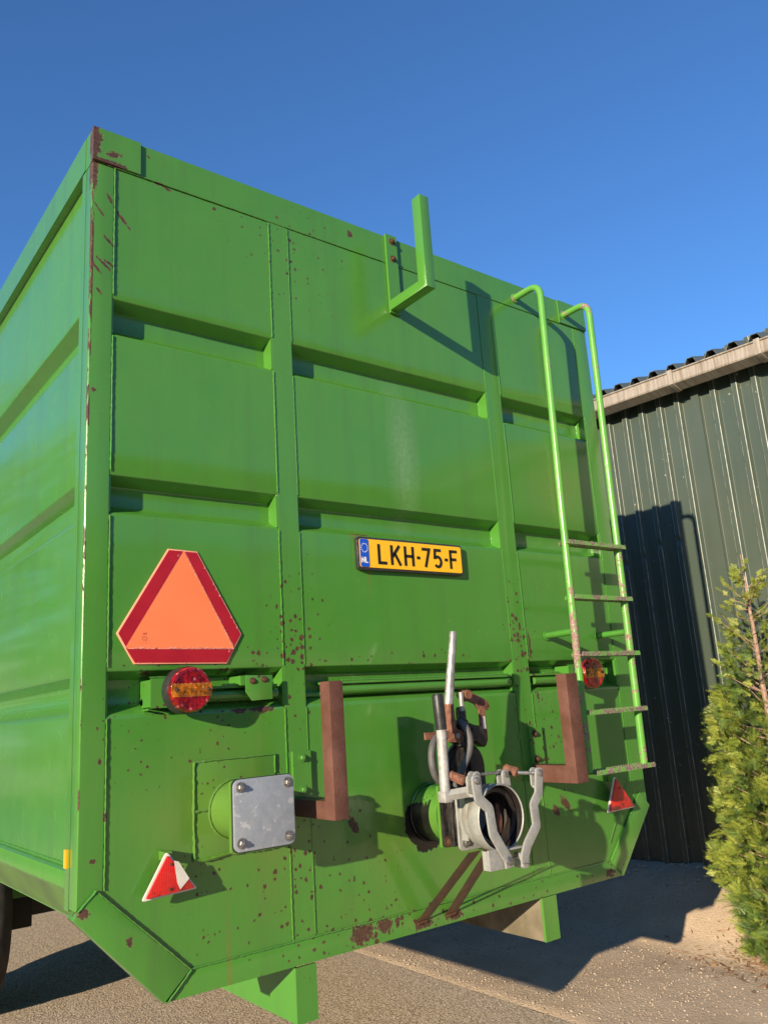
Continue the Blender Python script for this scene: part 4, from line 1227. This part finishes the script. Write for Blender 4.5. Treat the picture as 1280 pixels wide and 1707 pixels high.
# ---- main outlet with gate valve and quick coupling
CX, CZ = 1.297, 1.012
def build_valve():
    bm = B(); lathe(bm, [(0.097, 0.004), (0.097, -0.140), (0.080, -0.140), (0.080, 0.004)], (CX, CZ), 48)
    v = obj('outlet_pipe', bm, P, tr, label='main outlet pipe with black gate valve and galvanised quick coupling')
    weld([(CX + .101 * math.cos(a * .2094), -0.005, CZ + .101 * math.sin(a * .2094)) for a in range(31)], 0.0065, v, rough=.6)
    bm = B(); prism(bm, rrect(1.208, 1.390, 0.908, 1.118, 0.008), -0.152, -0.140); obj('pipe_flange', bm, P, v, bevel=0.001)
    # valve body: two black plates with the round-headed slide housing standing up between them
    bm = B(); prism(bm, rrect(1.209, 1.392, 0.912, 1.100, 0.012), -0.166, -0.153); obj('valve_plate', bm, M['body'], v, bevel=0.0015)
    head = [(1.222, 0.915), (1.402, 0.915)] + arc(1.312, 1.170, 0.090, 0.090, 0, 180, 20)
    bm = B(); prism(bm, head, -0.200, -0.172); obj('slide_housing', bm, M['body'], v, bevel=0.006, seg=3)
    bm = B(); prism(bm, offs(head, 0.012), -0.2045, -0.2005); obj('housing_cover', bm, M['body'], v, bevel=0.002)
    bm = B()
    rim_ = [(x, -0.186, z) for x, z in arc(1.308, 1.166, 0.096, 0.097, 95, 190, 14)]
    tube(bm, rim_, 0.004, 8); obj('housing_rim', bm, M['oldgalv'], v)
    bm = B(); box(bm, 1.283, 1.328, -0.226, -0.2048, 1.02, 1.262); box(bm, 1.30, 1.312, -.236, -.2262, 1.03, 1.25); obj('slide_guide', bm, M['body'], v, bevel=0.002)
    bm = B(); lathe(bm, [(0.074, -0.2046), (0.078, -0.215), (0.074, -0.226), (0.08, -0.236), (0.06, -0.236), (0.06, -0.2046)], (CX, CZ - .012), 40, True); obj('valve_neck', bm, M['body'], v)
    for x, z in ((1.226, 0.930), (1.376, 0.930), (1.226, 1.085)):
        bolt(v, x, -0.1665, z, 0.0125, 0.012, M['rustbolt'], stud=0.005)
    # square galvanised flange
    bm = B(); prism(bm, rrect(1.206, 1.392, 0.906, 1.098, 0.022), -0.247, -0.238); obj('coupling_flange', bm, M['oldgalv'], v, bevel=0.0015)
    for x, z in ((1.236, 0.934), (1.364, 0.934), (1.236, 1.072), (1.364, 1.072)):
        bolt(v, x, -0.247, z, 0.0125, 0.009, M['bolt'], stud=0.0)
    # flared cup with its thick lip and rubber seat
    cx, cz = 1.285, 1.016
    bm = B()
    lathe(bm, [(0.070, -0.2475), (0.078, -0.262), (0.094, -0.285), (0.101, -0.300), (0.101, -0.318), (0.107, -0.326), (0.109, -0.360), (0.1085, -0.378), (0.1055, -0.381),
               (0.1025, -0.378), (0.1015, -0.340), (0.093, -0.326), (0.086, -0.300), (0.070, -0.280), (0.062, -0.2475)], (cx, cz), 56, True)
    obj('coupling_cup', bm, M['oldgalv'], v)
    bm = B(); lathe(bm, [(0.1018, -0.3765), (0.1005, -0.340), (0.0915, -0.327), (0.0845, -0.3005)], (cx, cz), 48); obj('cup_lining', bm, M['inner'], v)
    bm = B(); lathe(bm, [(0.0995, -0.352), (0.0925, -0.356), (0.0800, -0.352), (0.078, -0.335), (0.082, -0.322), (0.087, -0.3265), (0.0943, -0.341)], (cx, cz), 48, True); obj('rubber_seal', bm, M['inner'], v)
    bm = B(); lathe(bm, [(0.0845, -0.3), (0.068, -0.279), (0.0615, -0.262), (0.0605, -0.15), (0.0, -0.150)], (cx, cz), 40); obj('pipe_bore', bm, M['inner'], v)
    bm = B(); prism(bm, [(1.318, 0.945), (1.345, 0.958), (1.352, 1.00), (1.342, 1.045), (1.330, 1.055), (1.326, 1.02)], -0.315, -0.306); obj('bore_tongue', bm, M['rust'], v, bevel=0.001)
    # swing levers left and right
    def lever(pts, w, y0, y1):
        bm = B()
        pp = bend([(x, 0, z) for x, z in pts], 0.006, 2)
        ll = []
        pts2 = [(p.x, p.z) for p in pp]
        # stroke with shared vertices
        L, R2 = [], []
        for i, p in enumerate(pts2):
            p = V(p); d = V((0.0, 0.0))
            if i: d += (p - V(pts2[i - 1])).normalized()
            if i < len(pts2) - 1: d += (V(pts2[i + 1]) - p).normalized()
            d.normalize(); nn = V((-d.y, d.x))
            L.append(p + nn * w / 2); R2.append(p - nn * w / 2)
        va = [[bm.verts.new((q.x, y, q.y)) for q in (l, r)] for l, r in zip(L, R2) for y in (y0,)]
        vb = [[bm.verts.new((q.x, y1, q.y)) for q in (l, r)] for l, r in zip(L, R2)]
        for i in range(len(L) - 1):
            bm.faces.new((va[i][0], va[i + 1][0], va[i + 1][1], va[i][1]))
            bm.faces.new((vb[i][0], vb[i][1], vb[i + 1][1], vb[i + 1][0]))
            bm.faces.new((va[i][0], vb[i][0], vb[i + 1][0], va[i + 1][0]))
            bm.faces.new((va[i][1], va[i + 1][1], vb[i + 1][1], vb[i][1]))
        bm.faces.new((va[0][0], va[0][1], vb[0][1], vb[0][0]))
        bm.faces.new((va[-1][0], vb[-1][0], vb[-1][1], va[-1][1]))
        bmesh.ops.recalc_face_normals(bm, faces=bm.faces[:])
        return bm
    for pts, s in (([(1.134, 1.150), (1.140, 1.094), (1.184, 1.058), (1.192, 0.980), (1.228, 0.924), (1.250, 0.893), (1.252, 0.868)], 1),
                   ([(1.436, 1.146), (1.424, 1.078), (1.394, 1.046), (1.398, 0.978), (1.346, 0.926), (1.328, 0.893), (1.326, 0.870)], -1)):
        bm = lever(pts, 0.034, -0.432, -0.424)
        o = obj('clamp_lever', bm, M['oldgalv'], v, bevel=0.0015)
        x, z = pts[0]
        # clevis: second ear behind, joined by a web
        bm = B(); prism(bm, rrect(x - .0165, x + .0165, z - .050, z + .018, .014), -0.406, -0.399); 
        prism(bm, rrect(x - .0165, x + .0165, z - .010, z + .018, .0135), -0.4325, -0.4236)
        prism(bm, [(x - .0155, z - .050), (x + .0165, z - .055), (x + .0165, z - .045), (x - .0155, z - .040)], -0.4235, -0.4065)
        obj('clevis', bm, M['oldgalv'], o, bevel=0.002)
        bm = B(); lathe(bm, [(0, -.395), (0.0065, -.395), (0.0065, -.4335), (0.0115, -.4338), (0.0115, -.436), (0.006, -.441), (0, -.442)], (x, z), 20); obj('pivot_pin', bm, M['bolt'], o)
    # lower cross yoke between the two levers
    bm = B(); prism(bm, rrect(1.172, 1.262, 0.866, 0.930, 0.004), -0.420, -0.412); obj('yoke_plate', bm, M['oldgalv'], v, bevel=0.001)
    bm = B(); box(bm, 1.172, 1.178, -0.4118, -0.390, 0.868, 0.926); obj('yoke_web', bm, M['oldgalv'], v, bevel=0.001)
    bm = B(); prism_x(bm, [(-0.423, 0.918), (-0.345, 0.912), (-0.345, 0.918), (-0.423, 0.924)], 1.252, 1.335); obj('yoke_strap', bm, M['oldgalv'], v, bevel=0.001)
    bm = B(); tube(bm, [(1.215, -0.402, 0.886), (1.345, -0.402, 0.886)], 0.0065, 12); obj('yoke_pin', bm, M['bolt'], v)
    bm = B(); lathe(bm, [(0, -.42), (0.014, -.4325), (0.014, -.436), (0.008, -.441), (0, -.442)], (1.248, 0.889), 20); obj('pivot_pin', bm, M['bolt'], v)
    bm = B(); prism(bm, rrect(1.322, 1.350, 0.852, 0.900, 0.010), -0.423, -0.380); obj('yoke_ear', bm, M['oldgalv'], v, bevel=0.0015)
    # upper pair of ears with their rod
    for x, z in ((1.195, 1.156), (1.330, 1.150)):
        bm = B(); prism(bm, [(x - .016, z - .032), (x + .020, z - .040)] + arc(x, z, .0165, .0165, 0, 180, 8), -0.374, -0.366)
        prism(bm, [(x - .016, z - .038), (x + .020, z - .046)] + arc(x, z, .0165, .0165, 0, 180, 8), -0.350, -0.342)
        obj('cup_ear', bm, M['oldgalv'], v, bevel=0.0015)
        bm = B(); lathe(bm, [(0, -.340), (0.006, -.340), (0.006, -.3745), (0.010, -.375), (0.010, -.378), (0, -.381)], (x, z), 16); obj('pivot_pin', bm, M['bolt'], v)
    bm = B(); tube(bm, [(1.205, -0.360, 1.160), (1.325, -0.358, 1.158)], 0.0052, 10); obj('cross_rod', bm, M['bolt'], v)
    # rusty swivel nuts on threaded rods
    for pts in ([(1.118, -0.318, 1.168), (1.138, -0.375, 1.146), (1.136, -0.415, 1.150)], [(1.378, -0.320, 1.165), (1.386, -0.376, 1.150), (1.430, -0.414, 1.146)]):
        bm = B(); a, b = V(pts[0]), V(pts[1])
        tube(bm, [a.lerp(b, t) for t in (0, .12, .3, .7, .9, 1)], [.010, .017, .0155, .0165, .0175, .012], 8); obj('swivel_nut', bm, M['rust'], v)
        bm = B(); tube(bm, [pts[1], pts[2]], 0.0065, 10); obj('threaded_rod', bm, M['bolt'], v)
    # white handle with black grip, joined to the left lever by a square bar
    bm = B(); tube(bm, [(1.094, -0.32, 1.100), (1.097, -0.32, 1.22), (1.099, -0.32, 1.318)], 0.0175, 18); obj('lever_handle', bm, M['cream'], v)
    bm = B(); tube(bm, [(1.099, -0.32, 1.316), (1.097, -0.32, 1.36), (1.094, -0.32, 1.425), (1.094, -0.32, 1.434)], [0.0195, 0.020, 0.020, 0.016], 18); obj('handle_grip', bm, M['black'], v)
    bm = B(); prism(bm, rrect(1.078, 1.112, 1.083, 1.1185, .003), -0.338, -0.302); obj('handle_socket', bm, M['cream'], v, bevel=0.002)
    bm = B()
    a, b = V((1.104, -0.325, 1.104)), V((1.134, -0.400, 1.116))
    tube(bm, [a, b], 0.017, 4); obj('link_bar', bm, M['oldgalv'], v)
    bm = B(); box(bm, 1.112, 1.235, -0.312, -0.303, 1.086, 1.116); obj('link_plate', bm, M['oldgalv'], v, bevel=0.001)
    # two upright flat straps between valve and cup
    bm = B(); box(bm, 1.205, 1.2095, -0.292, -0.262, 0.945, 1.100); obj('side_strap', bm, M['oldgalv'], v, bevel=0.001)
    # hand pump pole and linkage
    bm = B(); tube(bm, [(1.221, -0.23, 1.395), (1.232, -0.23, 1.45), (1.247, -0.23, 1.530), (1.262, -0.23, 1.600), (1.271, -0.23, 1.648), (1.272, -0.23, 1.656)], [0.0165, .0165, .0150, .0135, .0138, .0118], 18)
    obj('pump_pole', bm, M['pole'], v)
    bm = B(); tube(bm, [(1.219, -0.23, 1.300), (1.218, -0.23, 1.34), (1.220, -0.23, 1.352), (1.221, -0.23, 1.398)], [0.024, 0.024, 0.0205, 0.0185], 12); obj('pole_socket', bm, M['rust'], v)
    bm = B(); prism(bm, [(1.196, 1.268), (1.262, 1.262), (1.270, 1.296), (1.240, 1.312), (1.198, 1.310)], -0.246, -0.234); box(bm, 1.09, 1.197, -.246, -.238, 1.283, 1.307); obj('socket_plate', bm, M['rust'], v, bevel=0.001)
    bolt(v, 1.236, -0.2465, 1.287, 0.012, 0.004, M['bolt'], washer=False, stud=0)
    fr = [(1.302, 1.432), (1.318, 1.447), (1.338, 1.446), (1.440, 1.400), (1.447, 1.384), (1.440, 1.366), (1.422, 1.372), (1.424, 1.262), (1.412, 1.240), (1.396, 1.242), (1.350, 1.268), (1.350, 1.282), (1.380, 1.284), (1.392, 1.290), (1.393, 1.368), (1.372, 1.392), (1.338, 1.404), (1.322, 1.402)]
    bm = B(); prism(bm, fr, -0.206, -0.198); obj('pump_frame', bm, M['rust'], v, bevel=0.0008)
    bm = B(); prism(bm, [(1.402, 1.300), (1.418, 1.300), (1.417, 1.345), (1.404, 1.345)], -0.2075, -0.2062); obj('frame_sticker', bm, M['cream_plate'], v, smooth=False)
    bolt(v, 1.432, -0.2062, 1.386, 0.007, 0.004, M['rustbolt'], washer=False, stud=0)
    bm = B(); lathe(bm, [(0, -.20), (.016, -.20), (.016, -.250), (0, -.250)], (1.306, 1.427), 18); obj('frame_pivot', bm, M['rust'], v)
    bm = B(); tube(bm, [(1.279, -0.236, 1.436), (1.279, -0.236, 1.370)], 0.0095, 12); obj('piston_rod', bm, M['pole'], v)
    bm = B(); tube(bm, [(1.283, -0.222, 1.385), (1.284, -0.222, 1.37), (1.284, -0.222, 1.340), (1.284, -0.222, 1.337), (1.285, -0.222, 1.25)], [0.015, .0185, .0185, .024, .027], 16); obj('pump_cylinder', bm, M['black'], v)
    bm = B(); prism(bm, [(1.250, 1.262), (1.245, 1.305), (1.262, 1.328), (1.305, 1.332), (1.345, 1.318), (1.380, 1.312), (1.398, 1.250), (1.385, 1.236), (1.340, 1.262), (1.30, 1.240)], -0.228, -0.185); obj('pump_body', bm, M['body'], v, bevel=0.005)
    for i in range(5):
        bm = B(); tube(bm, [(1.252 + .016 * i, -0.232, 1.322 - .004 * i), (1.252 + .016 * i, -0.248, 1.322 - .004 * i)], 0.0065, 8); obj('hose_fitting', bm, M['body'], v)
    for pts in ([(1.20, -0.215, 1.308), (1.150, -0.240, 1.300), (1.108, -0.255, 1.262), (1.094, -0.262, 1.215), (1.104, -0.262, 1.165), (1.150, -0.25, 1.130), (1.20, -0.22, 1.12)],
                [(1.262, -0.235, 1.335), (1.264, -0.262, 1.318), (1.272, -0.272, 1.281), (1.268, -0.272, 1.236), (1.240, -0.270, 1.194), (1.216, -0.258, 1.152), (1.215, -0.24, 1.12)]):
        bm = B(); tube(bm, bend(pts, .03, 5), 0.0125, 14); obj('hydraulic_hose', bm, M['hose'], v)
    # struts from the bottom rail up to the coupling
    for x0, x1 in ((1.214, 1.256), (1.352, 1.340)):
        bm = B()
        w = 0.030
        a0, a1 = V((x0, -0.004, 0.652)), V((x1, -0.262, 0.900))
        vs = []
        for p, e_ in ((a0, 0), (a1, 0)):
            for dx, dn in ((-w, -.004), (w, -.004), (w, .004), (-w, .004)):
                vs.append(bm.verts.new(p + V((dx, dn * .7, dn * -.7))))
        for f in ((0, 1, 2, 3), (7, 6, 5, 4), (0, 4, 5, 1), (1, 5, 6, 2), (2, 6, 7, 3), (3, 7, 4, 0)):
            bm.faces.new([vs[i] for i in f])
        bmesh.ops.recalc_face_normals(bm, faces=bm.faces[:])
        obj('support_strut', bm, M['rustbar'], v, bevel=0.001)
        weld([(x0 - .02, -0.006, 0.648), (x0 + .022, -0.006, 0.650)], 0.007, v, mat=M['rustbolt'], rough=.7)
build_valve()

# ---------------------------------------------------------------- conifer bush
def build_bush():
    bx, by = 4.15, 0.17
    gz = ground_z(bx, by)
    tb = thing('conifer_bush', 'columnar yellow green thuja with a bare leading shoot standing before the dark shed', 'bush', (bx, by, gz))
    rnd = random.Random(12)
    # stems
    bm = B()
    lead = [(bx + .02, by, gz - .03), (bx, by + .01, 0.5), (bx + .01, by - .01, 1.0), (bx - .005, by, 1.4), (bx + .012, by + .004, 1.7), (bx - .008, by, 1.9), (bx + .004, by, 2.05), (bx - .006, by, 2.20)]
    tube(bm, bend(lead, .08, 3), [0.024 - 0.021 * i / (len(bend(lead, .08, 3)) - 1) for i in range(len(bend(lead, .08, 3)))], 8)
    lv = [[], []]; lf = [[], []]
    R_pts = [(-.16, .28), (-.05, .40), (.1, .45), (.5, .48), (.9, .44), (1.2, .385), (1.4, .33), (1.55, .27), (1.7, .19), (1.85, .11), (2.0, .06), (2.17, .02)]
    def rad(z):
        for (a, ra), (b, rb) in zip(R_pts, R_pts[1:]):
            if a <= z <= b: return 0.93 * (ra + (rb - ra) * (z - a) / (b - a))
        return 0.02
    def spray(base, d, up, size, which):
        """one flat fan of scale leaves: a midrib with side twigs, each a row of small lobed scales"""
        d = d.normalized(); side = d.cross(up)
        if side.length < 1e-3: side = V((1, 0, 0))
        side.normalize(); nrm = side.cross(d)
        V_, F_ = lv[which], lf[which]
        def leaf(p, dr, l, w, bendn):
            s = dr.cross(nrm).normalized()
            b = len(V_)
            tip = p + dr * l + nrm * bendn
            V_.extend([tuple(p - s * w * .4), tuple(p + dr * l * .5 - s * w + nrm * bendn * .4), tuple(tip), tuple(p + dr * l * .5 + s * w + nrm * bendn * .4), tuple(p + s * w * .4)])
            F_.append((b, b + 1, b + 2, b + 3, b + 4))
        n = 8
        droop = rnd.uniform(-.25, .15)
        for i in range(n):
            t = (i + .6) / n
            p = base + d * size * t + nrm * (size * droop * t * t)
            tl = size * 0.52 * (1 - t) ** 0.8 + size * .08
            for sgn in (-1, 1):
                dd = (d * 0.72 + side * sgn * rnd.uniform(.55, .8) + nrm * rnd.uniform(-.12, .12)).normalized()
                m = max(2, int(tl / (size * .15)))
                w = 0.00135 * rnd.uniform(.8, 1.3)
                for k in range(m):
                    q = p + dd * tl * k / m
                    leaf(q, dd, tl / m * 1.25, w * (1.15 - .5 * k / m), rnd.uniform(-.003, .003))
                    if k % 2 == 0 and tl > size * .2:
                        for s2 in (-1, 1):
                            d3 = (dd * .75 + (dd.cross(nrm)) * s2 * .6).normalized()
                            leaf(q, d3, tl / m * 1.1, w * .8, rnd.uniform(-.003, .003))
            leaf(p, d, size / n * 1.3, 0.003, 0)
    toward = math.atan2(-2.46 - by, -0.77 - bx)
    def rr0(th):      # the side towards the yard is thin near the top, so the stem shows
        return math.cos(th - toward) > .75 and rnd.random() < .55
    for _ in range(6000):
        z = rnd.uniform(-.12, 1.95) if rnd.random() < .9 else rnd.uniform(-.14, .5)
        r0 = rad(z)
        th = rnd.uniform(0, 2 * math.pi)
        clump = 0.82 + 0.35 * mnoise.noise(V((math.cos(th) * 2.2, math.sin(th) * 2.2, z * 4.0)))
        if z > 1.3 and rnd.random() < (z - 1.12) * 1.35: continue
        if z > 1.2 and rr0(th): continue
        rr = r0 * clump * math.sqrt(rnd.uniform(.25, 1.0))
        o = V((math.cos(th), math.sin(th), 0))
        base = V((bx, by, z)) + o * rr
        base.z -= 0.02
        gzz = ground_z(base.x, base.y)
        if base.z < gzz + .02: base.z = gzz + rnd.uniform(.02, .08)
        d = (o * rnd.uniform(.45, 1.0) + V((rnd.gauss(0, .35), rnd.gauss(0, .35), rnd.uniform(-.15, .85)))).normalized()
        up = V((rnd.gauss(0, .6), rnd.gauss(0, .6), rnd.gauss(.3, .5)))
        outer = rr / max(r0, .01)
        size = rnd.uniform(.05, .105) * (1 if z < 1.4 else .7)
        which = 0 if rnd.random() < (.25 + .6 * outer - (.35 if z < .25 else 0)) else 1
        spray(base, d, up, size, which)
        if rnd.random() < (.025 if z < 1.3 else .01) and z < 1.9:
            a = V((bx, by, max(z - .12, gz)))
            tube(bm, [a, a.lerp(base, .5) + V((0, 0, -.015)), base + d * size * .3], [.006, .004, .002], 5)
    # sparse twigs round the leading shoot
    for _ in range(34):
        z = rnd.uniform(1.45, 2.16)
        th = rnd.uniform(0, 6.28)
        l = min(rad(z) * rnd.uniform(.9, 1.6) + .03, .24)
        a = V((bx, by, z - .05)); b = a + V((math.cos(th) * l, math.sin(th) * l, l * rnd.uniform(.4, 1.0)))
        mid = a.lerp(b, .5) + V((0, 0, -.012))
        tube(bm, [a, mid, b], [.0035, .0025, .0012], 5)
        for t in (.2, .35, .5, .65, .8, .9, 1.0):
            p = a.lerp(mid, t * 2) if t < .5 else mid.lerp(b, t * 2 - 1)
            spray(p, (b - a) + V((rnd.gauss(0, .05), rnd.gauss(0, .05), rnd.gauss(0, .05))), V((rnd.gauss(0, 1), rnd.gauss(0, 1), 1)), rnd.uniform(.030, .060), 0)
    obj('stem', bm, M['bark'], tb)
    for i, (mt, lb) in enumerate((('leaf', 'outer yellow green flat sprays'), ('leaf2', 'deeper green inner sprays'))):  # two leaf tones, yellower mostly outside, deeper green mostly inside
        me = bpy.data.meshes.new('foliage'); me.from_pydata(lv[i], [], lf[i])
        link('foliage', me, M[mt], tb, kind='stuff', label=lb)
build_bush()

# ---------------------------------------------------------------- far wood by the yard, with unseen trees added behind to cut sky light
def build_wood():
    rnd = random.Random(2)
    vs, fs = [], []
    for _ in range(11000):
        deg = rnd.uniform(92, 330)
        a = math.radians(deg)
        near = deg < 176
        R_ = rnd.uniform(20, 27) if near else rnd.uniform(46, 60)
        top = (9.0 if near else 13.0 if deg > 222 else 6.5) + 1.8 * mnoise.noise(V((math.cos(a) * 9, math.sin(a) * 9, 0))) + 1.0 * mnoise.noise(V((math.cos(a) * 40, math.sin(a) * 40, 3)))
        z = rnd.uniform(0, 1) ** .8 * top
        c = V((R_ * math.cos(a), R_ * math.sin(a), z))
        s = rnd.uniform(.25, .6) if near else rnd.uniform(.6, 1.3)
        b = len(vs)
        for k in range(5):
            vs.append(tuple(c + V((rnd.uniform(-1, 1), rnd.uniform(-1, 1), rnd.uniform(-.8, .8))) * s))
        fs += [(b, b + 1, b + 2), (b, b + 2, b + 3), (b, b + 3, b + 4), (b, b + 4, b + 1)]
    me = bpy.data.meshes.new('far_wood'); me.from_pydata(vs, [], fs)
    o = link('far_wood', me, M['leaf'], kind='stuff')
    o['label'] = 'distant belt of trees on the open side of the yard, mirrored in the paint and raised behind the camera to cut sky light'
build_wood()
